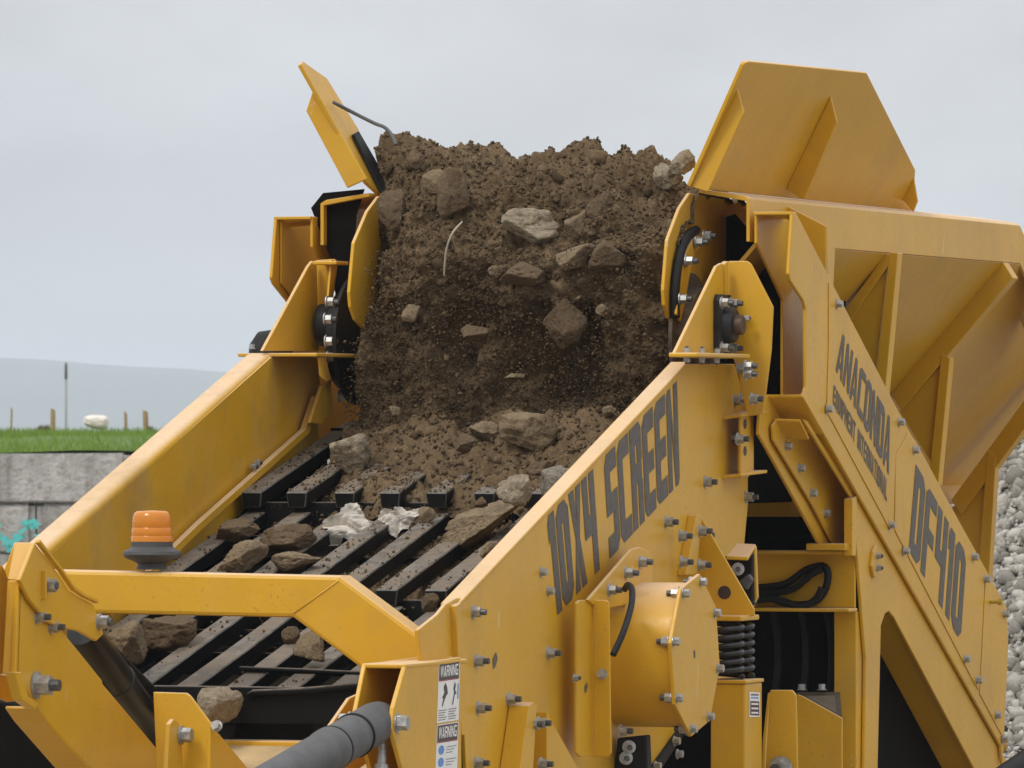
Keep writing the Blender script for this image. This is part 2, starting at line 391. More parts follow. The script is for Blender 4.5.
    for v in bm.verts:
        q = v.co.copy(); e = 3.2; nn = (abs(q.x)**e+abs(q.y)**e+abs(q.z)**e)**(1/e); q = q/nn
        v.co = V((q.x*.155, q.y*.14, q.z*.085*(1+.22*q.x)))*(1+.07*noise.noise(q*2.2)+.04*noise.noise(q*6))
    me_ = bpy.data.meshes.new('bale'); bm.to_mesh(me_); bm.free()
    wm = simple('white_wrap', (.74, .66, .60), .5, 0, .14, 14, .3)
    o = link('white_bale', me_, wm, smooth=True); o.location = (p.x, p.y, ZE+(HY-422)/F*d); o.rotation_euler = (0, .12, TH)
    tag(o, 'small white wrapped bale lying on top of the grass', 'bale')
    wd = simple('dead_weed', (.14, .10, .06), .9, 0, .3)
    for k, (x, w, h, txt) in enumerate([(44, 11, 9, 'brown bramble clump left of the thick fence post'), (150, 7, 7, 'small weed tuft at the brown fence post')]):
        rg = random.Random(k+20); d = DW+18; p = CAM+VIEW*d+RIGHT*((x-512)/F*d); s_ = d/F
        root = thing('weed_clump', txt, 'weed')
        vs, fs = [], []
        for j in range(90):
            a_ = rg.random()*6.28; lean = (rg.random()-.5)*w*s_; z0 = ZE+(HY-432)*s_; tip = V((p.x+lean, p.y+(rg.random()-.5)*w*s_*.6, z0+h*s_*(.4+.6*rg.random())))
            b0 = V((p.x+lean*.5, p.y, z0-.12)); mid = (b0+tip)/2+V((lean*.35, 0, .03)); c0 = len(vs); wv = V((.006, .004, 0))
            vs += [b0-wv, b0+wv, mid+wv, tip, mid-wv]; fs.append([c0, c0+1, c0+2, c0+3, c0+4])
        link('twigs', mesh('twigs', vs, fs), wd, root)
background()

# ------------------------------------------------------------------ gravel pile
ICO = bmesh.new(); bmesh.ops.create_icosphere(ICO, subdivisions=1, radius=1)
ico0_v = None
_b = bmesh.new(); bmesh.ops.create_icosphere(_b, subdivisions=1, radius=1)
ICO1_V = np.array([v.co[:] for v in _b.verts]); ICO1_F = np.array([[v.index for v in f.verts] for f in _b.faces]); _b.free()
_phi = (1+5**.5)/2
ICO0_V = np.array([(-1, _phi, 0), (1, _phi, 0), (-1, -_phi, 0), (1, -_phi, 0), (0, -1, _phi), (0, 1, _phi), (0, -1, -_phi), (0, 1, -_phi), (_phi, 0, -1), (_phi, 0, 1), (-_phi, 0, -1), (-_phi, 0, 1)])/math.hypot(1, _phi)
ICO0_F = np.array([(0, 11, 5), (0, 5, 1), (0, 1, 7), (0, 7, 10), (0, 10, 11), (1, 5, 9), (5, 11, 4), (11, 10, 2), (10, 7, 6), (7, 1, 8), (3, 9, 4), (3, 4, 2), (3, 2, 6), (3, 6, 8), (3, 8, 9), (4, 9, 5), (2, 4, 11), (6, 2, 10), (8, 6, 7), (9, 8, 1)])
def grains(name, pos, rad, mat_, rng, fine=False, jit=.32, squash=(.55, 1.0), parent=None):
    """many small irregular stones or clods as one mesh"""
    B, FC = (ICO1_V, ICO1_F) if fine else (ICO0_V, ICO0_F)
    n = len(pos); k = len(B)
    P = np.repeat(B[None], n, 0)*(1+jit*(rng.random((n, k, 1))*2-1))
    P = P*rng.uniform(squash[0], squash[1], (n, 1, 3))
    q = rng.normal(size=(n, 4)); q /= np.linalg.norm(q, axis=1)[:, None]; w, x, y, z = q.T
    M = np.stack([np.stack([1-2*(y*y+z*z), 2*(x*y-z*w), 2*(x*z+y*w)], 1), np.stack([2*(x*y+z*w), 1-2*(x*x+z*z), 2*(y*z-x*w)], 1), np.stack([2*(x*z-y*w), 2*(y*z+x*w), 1-2*(x*x+y*y)], 1)], 1)
    P = np.einsum('nij,nkj->nki', M, P)*np.asarray(rad)[:, None, None]+np.asarray(pos)[:, None, :]
    FF = (FC[None]+(np.arange(n)*k)[:, None, None]).reshape(-1)
    me = bpy.data.meshes.new(name); nv = n*k; nf = n*len(FC)
    me.vertices.add(nv); me.vertices.foreach_set('co', P.reshape(-1).astype(np.float32))
    me.loops.add(nf*3); me.loops.foreach_set('vertex_index', FF.astype(np.int32))
    me.polygons.add(nf); me.polygons.foreach_set('loop_start', np.arange(0, nf*3, 3, dtype=np.int32))
    me.update(calc_edges=True); me.validate()
    return link(name, me, mat_, parent)
def gravel():
    rng = np.random.default_rng(5)
    m, n, l, b = mat('pale_gravel'); geo = n.new('ShaderNodeNewGeometry'); f = noise_node(n, l, 40, 4, .7)
    c = mixc(n, l, geo.outputs['Random Per Island'], (.17, .155, .13), (.50, .47, .42)); c = mixc(n, l, rmap(n, l, f.outputs[0], .5, .7, 0, .5), c, (.27, .245, .21))
    l.new(c, b.inputs['Base Color']); b.inputs['Roughness'].default_value = .95; bump(n, l, b, f.outputs[0], .5, .02)
    c0 = CAM+VIEW*40+RIGHT*((1330-512)/F*40); H, RB = 4.35, 6.2
    N = 150; NR = 60; vs, fs = [(c0.x, c0.y, H)], []
    hz = lambda r, a: max(-.02, H*(1-r/RB)+.10*noise.noise(V((r*1.3*math.cos(a), r*1.3*math.sin(a), 2))))-.06
    for i in range(1, NR+1):
        for k in range(N):
            a = k/N*2*math.pi; r = RB*i/NR; vs.append((c0.x+r*math.cos(a), c0.y+r*math.sin(a), hz(r, a)))
    fs += [[0, 1+k, 1+(k+1) % N] for k in range(N)]
    for i in range(NR-1):
        for k in range(N): fs.append([1+i*N+k, 1+(i+1)*N+k, 1+(i+1)*N+(k+1) % N, 1+i*N+(k+1) % N])
    gp = link('gravel_pile', mesh('gravel_pile', vs, fs), simple('gravel_fines', (.17, .155, .135), .95, 0, .4, 5, .5, .02)); kind(gp, 'stuff', 'tall pile of pale crushed stone behind the hopper at the right edge', 'gravel')
    n_ = 30000; lat = rng.uniform(-2.7, -1.1, n_); dep = rng.uniform(-5.4, 1.2, n_); r = np.hypot(lat, dep); a = np.arctan2(dep, lat)+TH
    pos = np.array([(c0.x+rr*math.cos(t), c0.y+rr*math.sin(t), hz(rr, t)+.02) for rr, t in zip(r, a)])
    s = .012+.034*rng.random(n_)**3+.05*(rng.random(n_) < .07)*rng.random(n_)
    g = grains('gravel_stones', pos, s, m, rng, False, .45, (.45, 1.0), gp); g['kind'] = 'stuff'
gravel()

# ------------------------------------------------------------------ bolts, lettering
def bolt_mesh(name, s, stud=.6):
    bm = bmesh.new()
    def cyl(r, z0, z1, seg, mi, rot=0):
        ring = []
        for z in (z0, z1):
            ring.append([bm.verts.new((r*math.cos(rot+2*math.pi*k/seg), r*math.sin(rot+2*math.pi*k/seg), z)) for k in range(seg)])
        f = [bm.faces.new(ring[1]), bm.faces.new(ring[0][::-1])]
        for k in range(seg): f.append(bm.faces.new([ring[0][k], ring[0][(k+1) % seg], ring[1][(k+1) % seg], ring[1][k]]))
        for q in f: q.material_index = mi
    cyl(.70*s, 0, .10*s, 14, 0); cyl(.52*s, .10*s+.0002, .82*s, 6, 0, .3); 
    if stud: cyl(.30*s, .82*s+.0002, (.82+stud)*s, 10, 1)
    me = bpy.data.meshes.new(name); bm.to_mesh(me); bm.free(); me.materials.append(ZINC); me.materials.append(DARKZ); return me
B_NUT = bolt_mesh('nut_bolt', .030, .55); B_CAP = bolt_mesh('cap_bolt', .024, 0); B_BIG = bolt_mesh('big_bolt', .056, .45); B_SMALL = bolt_mesh('small_bolt', .019, .3)
def bolt(parent, p, axis=(1, 0, 0), me=None, name='bolt', seed=0):
    o = bpy.data.objects.new(name, me or B_NUT); COL.objects.link(o)
    q = V(axis).to_track_quat('Z', 'Y') @ Matrix.Rotation(random.random()*1.05, 3, 'Z').to_quaternion()
    o.rotation_mode = 'QUATERNION'; o.rotation_quaternion = q; o.location = p; o.parent = parent; return o
def bolts(parent, c, pxs, me=None, axis=(1, 0, 0), ax='X'):
    for x, y in pxs: bolt(parent, at(x, y, ax, c), axis, me)

def glyph(ch, S=.33, H=.15):
    r = lambda a, b, c, d: [(a, b), (c, b), (c, d), (a, d)]
    def ring(sq=False, w=1):
        cx, cy = .26, .10
        o = [(0, cy), (cx, 0), (w-cx, 0), (w, cy), (w, 1-cy), (w-cx, 1), (cx, 1), (0, 1-cy)]
        if sq: o[0] = (0, 0); o[1] = (cx, 0); o[6] = (cx, 1); o[7] = (0, 1)
        i = [(S, H+.02), (S+.05, H), (w-S-.05, H), (w-S, H+.02), (w-S, 1-H-.02), (w-S-.05, 1-H), (S+.05, 1-H), (S, 1-H-.02)]
        return [[o[k], o[(k+1) % 8], i[(k+1) % 8], i[k]] for k in range(8)]
    T = r(0, 1-H, 1, 1); Bt = r(0, 0, 1, H); L = r(0, 0, S, 1)
    Tr = [(S, 1-H), (1-.02, 1-H), (1, 1-H*.4), (1-.18, 1), (S, 1)]
    xl = lambda y: .29+.21*y/.78
    g = {
     '0': (ring(), 1), 'O': (ring(), 1), 'D': (ring(True), 1), 'Q': (ring()+[[(.62, -.12), (1, -.12), (.9, -.01), (.62, -.01)]], 1),
     '1': ([r(.14, 0, .14+S, 1), [(0, .72), (.14, .76), (.14, 1), (0, .93)]], .14+S),
     'X': ([[(0, 1), (S, 1), (.5, .62), (1-S, 1), (1, 1), (.66, .5), (1, 0), (1-S, 0), (.5, .38), (S, 0), (0, 0), (.34, .5)]], 1),
     '4': ([r(0, .40, S, 1), r(S, .40, 1-S, .40+H), r(1-S, 0, 1, 1)], 1),
     'S': ([[(0, 1-H), (1, 1-H), (1, 1), (.22, 1), (0, 1-H*.5)], r(0, .5+H/2, S, 1-H), r(0, .5-H/2, 1, .5+H/2), r(1-S, H, 1, .5-H/2), [(0, 0), (.78, 0), (1, H*.5), (1, H), (0, H)]], 1),
     'C': ([[(0, .09), (S, H), (S, 1-H), (0, .91)], [(0, .91), (S, 1-H), (1, 1-H), (1, 1), (.25, 1)], [(0, .09), (.25, 0), (1, 0), (1, H), (S, H)]], 1),
     'R': ([L, Tr, r(S, .42, 1-.06, .42+H), r(1-S, .42+H, 1, 1-H), r(1-S, 0, 1, .42)], 1),
     'E': ([[(0, .08), (S, H), (S, 1-H), (0, .92)], [(0, .92), (S, 1-H), (1, 1-H), (1, 1), (.22, 1)], [(0, .08), (.22, 0), (1, 0), (1, H), (S, H)], r(S, .5-H/2, .95, .5+H/2)], 1),
     'F': ([[(0, 0), (S, 0), (S, 1-H), (0, .92)], [(0, .92), (S, 1-H), (1, 1-H), (1, 1), (.22, 1)], r(S, .5-H/2, .92, .5+H/2)], 1),
     'N': ([[(0, 0), (S*.85, 0), (S*.85, 1), (.12, 1), (0, .94)], [(1-S*.85, 0), (.9, 0), (1, .06), (1, 1), (1-S*.85, 1)], [(S*.85, 1), (S*.85, .66), (1-S*.85, 0), (1-S*.85, .34)]], 1),
     'A': ([[(0, 0), (.29, 0), (.5, .78), (.5, 1), (.34, 1)], [(1, 0), (.66, 1), (.5, 1), (.5, .78), (.71, 0)], [(xl(.18), .18), (1-xl(.18), .18), (1-xl(.32), .32), (xl(.32), .32)]], 1),
     'U': ([r(0, H, S, 1), r(1-S, H, 1, 1), [(0, H), (.18, 0), (.82, 0), (1, H)]], 1), 'I': ([r(0, 0, S, 1)], S),
     'P': ([L, Tr, r(S, .42, 1-.06, .42+H), r(1-S, .42+H, 1, 1-H)], 1),
     'M': ([r(0, 0, S*.8, 1), r(1-S*.8, 0, 1, 1), [(S*.8, 1), (S*.8, .68), (.5, .2), (1-S*.8, .68), (1-S*.8, 1), (.5, .5)]], 1.2),
     'W': ([[(0, 1), (.16, 1), (.3, .3), (.3, 0), (.2, 0)], [(.3, .3), (.42, 1), (.58, 1), (.7, .3), (.7, 0), (.5, .66), (.3, 0)], [(.7, .3), (.84, 1), (1, 1), (.8, 0), (.7, 0)]], 1.35),
     'T': ([T, r(.5-S/2, 0, .5+S/2, 1-H)], 1), 'L': ([r(0, 0, S, 1), r(S, 0, 1, H)], .9),
     'G': ([r(0, H, S, 1-H), T, Bt, r(1-S, H, 1, .52), r(.5, .52-H, 1-S, .52)], 1),
    }
    return g.get(ch, ([], .7))
def lettering(name, text, TL, TR, BR, BL, ax, c, mat_, parent, gap=.16, S=.33, H=.15):
    q = [at(x, y, ax, c) for x, y in (TL, TR, BR, BL)]
    tot = sum(glyph(ch)[1]+gap for ch in text)-gap; u = 0; vs, fs = [], []
    for ch in text:
        polys, w = glyph(ch, S, H)
        for p in polys:
            c0 = len(vs)
            for gx, gy in p:
                s = (u+gx*(w if ch in 'MWL' else 1))/tot; b = q[3].lerp(q[2], s); t = q[0].lerp(q[1], s); vs.append(b.lerp(t, gy))
            fs.append(list(range(c0, len(vs))))
        u += w+gap
    return link(name, mesh(name, vs, fs), mat_, parent)
def quadpatch(name, px, ax, c, mat_, parent):
    return link(name, mesh(name, [at(x, y, ax, c) for x, y in px], [list(range(len(px)))]), mat_, parent)

# ------------------------------------------------------------------ vibrating screen box
SB = thing('screen_box', 'yellow steel vibrating screen box with black grizzly bars between its side plates', 'screen box')
SL = .319
zr = lambda y: 2.822+SL*y          # top of right plate
zl = lambda y: 2.853+SL*y          # top of left plate
rp = XP('side_plate', .70, [(458, 606), (687, 364), (735, 364), (748, 410), (748, 505), (744, 548), (744, 690), (712, 692), (650, 775), (600, 840), (470, 840)], .012, YEL, SB, .002)
rp['label'] = 'right side plate with dark lettering'
a0, a1 = at(459, 603.5, 'X', .703), at(688, 361.5, 'X', .703)
sl = (a1-a0).normalized(); dn = sl.cross(V((1, 0, 0))).normalized(); dn = dn if dn.z < 0 else -dn
plate('top_flange', [a0, a1, a1-V((.058, 0, 0)), a0-V((.058, 0, 0))], dn*.012, YEL, rp, .004)
# near end flange and lifting lug at the near end of the right plate
plate('end_flange', [at(456, 606, 'X', .712), at(461, 603, 'X', .712), at(466, 735, 'X', .712), at(462, 735, 'X', .712)], (-.02, 0, 0), YEL, rp, .002)
XP('end_lug', .694, [(418, 630), (438, 614), (446, 604), (457, 598), (464, 598), (464, 690), (424, 690)], .012, YEL, SB)
# left plate: wall and rounded outward top
lp = plate('side_plate', [(-.716, -2.2, zl(-2.2)-.03), (-.716, -.03, zl(-.03)-.0125), (-.716, .39, zl(-.03)-.0125), (-.716, .44, 2.70), (-.716, .40, 2.62), (-.716, .45, 2.0), (-.716, -2.2, 1.50)], (-.012, 0, 0), YELD, SB, .002)
lp['label'] = 'left side plate seen from inside'
def bent_flange(name, y0, y1, zf, parent):
    prof = []
    for k in range(9):
        a = R(90)*k/8; prof.append((-.716-.026+.026*math.cos(a), -.026+.026*math.sin(a)))
    prof += [(-.793, 0), (-.793, -.01), (-.742, -.01)]
    pts = [(x, y0, zf(y0)+z) for x, z in prof]
    return plate(name, pts, (0, y1-y0, zf(y1)-zf(y0)), YELD, parent, 0)
bf = bent_flange('top_flange', -2.2, -.03, zl, lp)
for p in bf.data.polygons: p.use_smooth = False
box('top_ledge', (-.835, -.028, zl(-.03)-.012), (-.56, .40, zl(-.03)+.0), YELD, lp, .003)
XP('deck_ledge', -.68, [(110, 610), (200, 523), (306, 429), (317, 396), (321, 398), (310, 433), (202, 530), (112, 617)], .021, YEL, lp, .002)
XP('corner_gusset', -.66, [(310, 423), (322, 386), (331, 380), (333, 412), (322, 424)], .012, YEL, lp)
for x, y in ((252, 467), (256, 463)): bolt(lp, at(x, y, 'X', -.70), (1, 0, 0), B_SMALL)
# grizzly decks: three stepped tiers of black finger bars
TIERS = [(-.39, 2.395), (-1.29, 2.107), (-2.20, 1.832)]
FR, FL = .225, .94
def finger(name, xr, yt, zt, w=.068, L=FL, seed=0):
    rg = random.Random(seed); t = .05; vs = []
    for y, z, ww in ((yt, zt, w*1.04), (yt+L*.5, zt+FR*.5, w), (yt+L, zt+FR*L/FL, w*.94)):
        dx = (rg.random()-.5)*.006
        vs += [(xr-ww+dx, y, z), (xr+dx, y, z), (xr+dx-.006, y+.004, z-t), (xr-ww+dx+.006, y+.004, z-t)]
    fs = [[0, 1, 2, 3], [11, 10, 9, 8]]
    for k in (0, 4):
        for j in range(4): fs.append([k+j, k+4+j, k+4+(j+1) % 4, k+(j+1) % 4])
    me = mesh(name, vs, fs); bm = bmesh.new(); bm.from_mesh(me); bmesh.ops.recalc_face_normals(bm, faces=bm.faces); bm.to_mesh(me); bm.free()
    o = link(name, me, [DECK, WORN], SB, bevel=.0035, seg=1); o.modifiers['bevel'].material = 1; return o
for ti, (yt, zt) in enumerate(TIERS):
    for k in range(9):
        finger('finger_bar', -.615+.158*k+(.012 if ti == 2 else 0), yt, zt, seed=ti*20+k, w=.070 if ti else .068)
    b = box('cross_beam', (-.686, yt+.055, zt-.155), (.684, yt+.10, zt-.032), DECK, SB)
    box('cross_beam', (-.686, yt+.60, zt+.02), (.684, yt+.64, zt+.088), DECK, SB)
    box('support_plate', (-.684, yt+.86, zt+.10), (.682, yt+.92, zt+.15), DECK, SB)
plate('lower_deck', [(-.684, -2.19, 1.58), (.684, -2.19, 1.58), (.684, .42, 2.36), (-.684, .42, 2.36)], (0, 0, -.02), simple('shaded_soil_deck', (.018, .013, .009), .95, 0, .5, 9, .5, .01, .1), SB, 0)  # soil brown darkened so the shade below the bars is in the colour
plate('shade_liner', [(.686, y_, z_) for y_, z_ in ((-2.18, 1.80), (.40, 2.62), (.40, 2.30), (-2.18, 1.52))], (-.003, 0, 0), VOID, SB, 0)  # added dark sheets: the gaps between the bars get their shade as colour
plate('shade_liner', [(-.686, y_, z_) for y_, z_ in ((-2.18, 1.77), (.40, 2.57), (.40, 2.30), (-2.18, 1.52))], (.003, 0, 0), VOID, SB, 0)
box('deck_shade_plate', (-.683, .43, 2.05), (.683, .44, 2.60), VOID, SB, 0)  # added black plate, painted shade behind the bars below the soil
# front apron of the last tier: black beam with feet, round rods, yellow sill and dusty chute
box('front_beam', (-.40, -2.262, 1.735), (.684, -2.215, 1.842), DECK, SB)
for xx in (-.02, .30): plate('beam_foot', [(xx-.045, -2.252, 1.734), (xx+.045, -2.252, 1.734), (xx+.025, -2.252, 1.690), (xx-.025, -2.252, 1.690)], (0, .03, 0), DECK, SB, .002)
sweep('round_rod', [at(240, 669, 'Y', -2.02), at(300, 671, 'Y', -2.02), at(362, 674, 'Y', -2.02), at(440, 677, 'Y', -2.02)], .0085, DECK, SB)
sweep('round_rod', [at(250, 700, 'Y', -2.24), at(249, 696, 'Y', -2.26), at(253, 693, 'Y', -2.275), at(300, 691, 'Y', -2.275), at(370, 685, 'Y', -2.28)], .010, DECK, SB)
box('front_sill', (-.45, -2.30, 1.665), (.60, -2.205, 1.686), YEL, SB)
plate('chute', [(-.5, -2.302, 1.672), (.58, -2.302, 1.672), (.58, -2.75, 1.50), (-.5, -2.75, 1.50)], (0, .004, -.012), PAN, SB, 0)

# lettering and bolts on the right plate
lettering('lettering', '10X4 SCREEN', (547, 517), (676, 382), (679, 484), (556, 617), 'X', .7016, DECAL, rp, gap=.10, S=.43, H=.20)
bolts(rp, .70, [(473, 612), (476, 661), (478, 708), (476, 763), (548, 653), (508, 699), (636, 562), (666, 522), (702, 535), (705, 482), (735, 400), (733, 438), (746, 497), (628, 572), (612, 592)])
bolts(rp, .70, [(548, 591), (541, 572)], B_CAP)
for x, y, w, h in ((495, 661, 4, 9), (586, 688, 3, 6)):
    quadpatch('scuff_mark', [(x-w*.5, y-h*.2), (x+w*.3, y-h), (x+w*.7, y-h*.3), (x+w*.2, y+h*.6), (x-w*.4, y+h*.9)], 'X', .7017 if x < 560 else .7565, DECAL, rp)
# feeder bearing bracket on the right
box('bearing_ledge', (.703, -.235, 2.824), (.80, .33, 2.838), YEL, SB)
for yy in (-.16, .0, .16): bolt(SB, V((.74, yy, 2.838)), (0, 0, 1), B_SMALL); bolt(SB, V((.74, yy, 2.824)), (0, 0, -1), B_SMALL)
XP('bearing_gusset', .705, [(673.5, 356.5), (717, 266), (722, 263), (725, 266), (727.5, 356)], .012, YEL, SB)
bp = YP('bearing_bracket', .40, [(726, 263), (729, 261), (747, 261), (751, 264), (773, 307), (771, 350), (763, 414), (748, 416), (742, 395), (738, 372), (728, 345)], .012, YEL, SB)
plate('bracket_lip', [at(725, 264, 'X', .712), at(728, 261, 'X', .712), at(730, 345, 'X', .712), at(727, 356, 'X', .712)], (-.018, 0, 0), YEL, SB, .002)
bc = at(741, 325, 'X', .77)
bh = lathe('bearing', [(.0, .0), (.074, 0), (.074, .020), (.060, .024), (.058, .044), (.052, .052), (.036, .054), (.0, .054)], CAST, SB, (.7055, bc.y-.02, bc.z), (1, 0, 0), 40)
fp = plate('bearing_flange', [(.7056, bc.y-.02+a*.072, bc.z+b_*.098) for a, b_ in ((-1, -.8), (-.8, -1), (.8, -1), (1, -.8), (1, .8), (.8, 1), (-.8, 1), (-1, .8))], (.02, 0, 0), CAST, SB)
lathe('shaft_end', [(.0, .0), (.032, 0), (.032, .022), (.029, .025), (0, .025)], SHAFT, SB, (.7595, bc.y-.02, bc.z), (1, 0, 0), 32)
for a, b_ in ((.05, .07), (.05, -.075), (-.05, -.075), (-.05, .07)): bolt(fp, V((.7257, bc.y-.02+a, bc.z+b_)), (1, 0, 0), B_NUT)
bolt(bh, V((.772, bc.y+.03, bc.z+.02)), (.9, .3, .2), B_SMALL)
bolts(SB, .74, [(742, 367), (738, 368), (741, 398)], B_NUT); bolts(SB, .80, [(745, 366), (745, 374), (751, 399)], B_NUT)
# channel bracket below it
XP('channel_bracket', .752, [(741, 414), (752, 411), (754, 416), (754, 470), (748, 478), (741, 478)], .01, YEL, SB)
for y0, y1 in ((411, 419), (470, 478)):
    pz = at(750, y0, 'X', .75).z
    plate('bracket_lip', [at(722, y0+6, 'X', .70), at(741, y0, 'X', .70), V((.79, at(741, y0, 'X', .70).y, pz)), V((.765, at(722, y0+6, 'X', .70).y, pz-.01))], (0, 0, -.01), YEL, SB, .002)
for x, y in ((745, 424), (745, 451)):
    lathe('bolt_hole', [(0, 0), (.016, 0), (.016, .0012), (0, .0012)], STB, SB, at(x, y, 'X', .7525), (1, 0, 0), 20)
bolts(SB, .752, [(737, 439)], B_NUT)
# left bearing bracket
XP('bearing_gusset', -.735, [(263, 351), (309, 266), (313, 261), (317, 262), (319, 351)], .012, YEL, SB)
YP('bearing_bracket', .46, [(313, 262), (317, 260), (334, 259), (337, 262), (332, 300), (327, 318), (333, 372), (330, 384), (319, 376), (317, 345)], .012, YEL, SB)
tl_ = at(325, 261, 'Y', .34); box('bracket_lip', (tl_.x-.045, .34, tl_.z-.012), (tl_.x+.04, .458, tl_.z), YEL, SB, .003)
XP('bracket_lip', -.655, [(332, 259), (337, 261), (332, 306), (328, 304)], .008, YEL, SB, .002)
lathe('bearing', [(0, 0), (.07, 0), (.07, .03), (.055, .05), (.05, .07), (0, .07)], CAST, SB, at(321, 325, 'X', -.72), (1, 0, 0), 32)
plate('bearing_flange', [at(318, 306, 'X', -.72), at(325, 305, 'X', -.72), at(326, 344, 'X', -.72), at(318, 345, 'X', -.72)], (.03, 0, 0), CAST, SB)
bolts(SB, -.64, [(327, 302), (325, 319), (326, 341), (328, 357)], B_NUT); bolts(SB, -.64, [(339, 396)], B_NUT)
lathe('motor_pulley', [(0, 0), (.06, 0), (.085, .02), (.09, .06), (.09, .10), (0, .10)], RUB, SB, at(255, 357, 'X', -.93), (1, 0, 0), 40)
bolts(SB, 2.853, [(252, 349)], B_SMALL, (0, 0, 1), 'Z')

# vibrator housing
VH = lathe('vibrator_housing', [(0, 0), (.224, 0), (.224, .222), (0, .222)], YEL, SB, (.701, -.69, 1.898), (1, 0, 0), 72)
VH['label'] = 'round yellow vibrator drum with bolted octagonal cover'
vc = V((.926, -.69, 1.898)); Ro = .254
oct_ = [(vc.x, vc.y+Ro*math.sin(R(45*k+10)), vc.z+Ro*math.cos(R(45*k+10))) for k in range(8)]
cv = plate('cover_plate', oct_, (.012, 0, 0), YEL, VH, .002)
for k in range(8):
    a = R(45*k+12); p = V((.938, vc.y+.231*math.sin(a), vc.z+.231*math.cos(a))); bolt(cv, p, (1, 0, 0), B_CAP); bolt(cv, p-V((.012, 0, 0)), (-1, 0, 0), B_NUT)
quadpatch('slot', [(693.4, 651), (695.2, 650), (695.4, 657), (694, 659)], 'X', .9386, STB, cv)
# folded guard in front of the drum, bracket plate over it, cable
XP('guard_angle', .7555, [(577, 603), (580, 600), (592, 600), (592, 757), (581, 757), (577, 753)], .01, YEL, SB)
YP('guard_angle', at(592, 660, 'X', .7555).y, [(592.5, 600), (606, 600), (609, 603), (611, 753), (608, 757), (592.5, 757)], .01, YEL, SB)
bolts(SB, at(592, 660, 'X', .7555).y, [(602, 674)], B_CAP, (0, -1, 0), 'Y'); bolts(SB, .757, [(574, 678)], B_SMALL)
XP('drum_bracket', .765, [(588, 600), (632, 549), (640, 547), (648, 550), (653, 558), (653, 600), (600, 610)], .012, YEL, SB, .004)
bolts(SB, .765, [(609, 590), (640, 562), (626, 573)], B_NUT)
sweep('cable', spline([at(625, 589, 'X', .80), at(628, 585, 'X', .83), at(632, 590, 'X', .87), at(631, 607, 'X', .90), at(623, 633, 'X', .915), at(613, 655, 'X', .90)], 30), .010, RUB, SB)
# ribs on the lower plate
XP('stiffener', .765, [(529, 706), (533, 702), (537, 705), (532, 790), (517, 790)], .063, YEL, SB, .002)
plate('stiffener_web', [at(526, 716, 'X', .7015), at(518, 800, 'X', .7015), at(484, 800, 'X', .7015)], (.012, 0, 0), YEL, SB, .001)
plate('stiffener_web', [at(531, 712, 'X', .702), at(575, 790, 'X', .702), at(531, 790, 'X', .702)], (.05, .0, 0), YEL, SB, .002)
bolts(SB, .75, [(538, 723), (540, 764), (530, 724)], B_NUT)
# spring bracket: gusset with hole, seat plate, side box with rubber
yg = .10
gp_ = [(697, 516), (702, 518), (712, 536), (754, 609), (754, 616), (712, 616), (688, 616), (688, 574)]
gus = YP('spring_gusset', yg, gp_, .012, YEL, SB)
hc = at(724.5, 592.5, 'Y', yg); lathe('gusset_hole', [(0, 0), (.0215, 0), (.0215, .002), (0, .002)], simple('hole_shadow_steel', (.05, .03, .02), .8), gus, hc+V((0, -.0021, 0)), (0, 1, 0), 28)
XP('bracket_flange', .73, [(686, 575), (697, 515), (702, 516), (700, 540), (696, 575)], .03, YEL, SB)
bolts(SB, .73, [(700, 531), (699, 565), (681, 562), (680, 536)], B_NUT)
box('spring_seat', (.715, .0, 1.985), (.870, .20, 2.002), YEL, SB)
for x0, y0, x1, y1 in ((726, 546, 757, 557), ):
    pass
sbx = .86
plate('rubber_mount_box', [at(726, 556, 'Y', .16), at(737, 543, 'Y', .30), at(756, 544, 'Y', .30), at(748, 557, 'Y', .16)], (0, 0, -.012), YEL, SB, .003)
plate('rubber_mount_box', [at(753, 546, 'Y', .30), at(757, 546, 'Y', .30), at(759, 597, 'Y', .30), at(753, 610, 'Y', .30)], (0, -.02, 0), YEL, SB, .003)
YP('rubber_mount', .26, [(724, 556), (752, 553), (753, 606), (748, 604)], .05, RUB, SB, .006)
YP('rubber_mount', .20, [(738, 582), (748, 574), (752, 580), (746, 590)], .03, GREYCYL, SB, .004)
bolts(SB, .20, [(738, 569)], B_NUT, (.3, -1, 0), 'Y')
# rubber seal under the plate
plate('bottom_seal', [at(648, 776, 'X', .716), at(683, 727, 'X', .716), at(687, 732, 'X', .716), at(654, 780, 'X', .716)], (-.03, 0, 0), RUB, SB, .003)
bolts(SB, .716, [(674, 741), (677, 754), (655, 766)], B_CAP)
YP('black_bracket', -.78, [(617, 738), (646, 735), (648, 790), (612, 790)], .05, RUB, SB, .006)
bolts(SB, -.79, [(629, 747), (626, 758)], B_NUT, (.4, -1, 0), 'Y'); bolts(SB, .765, [(620, 731)], B_NUT)

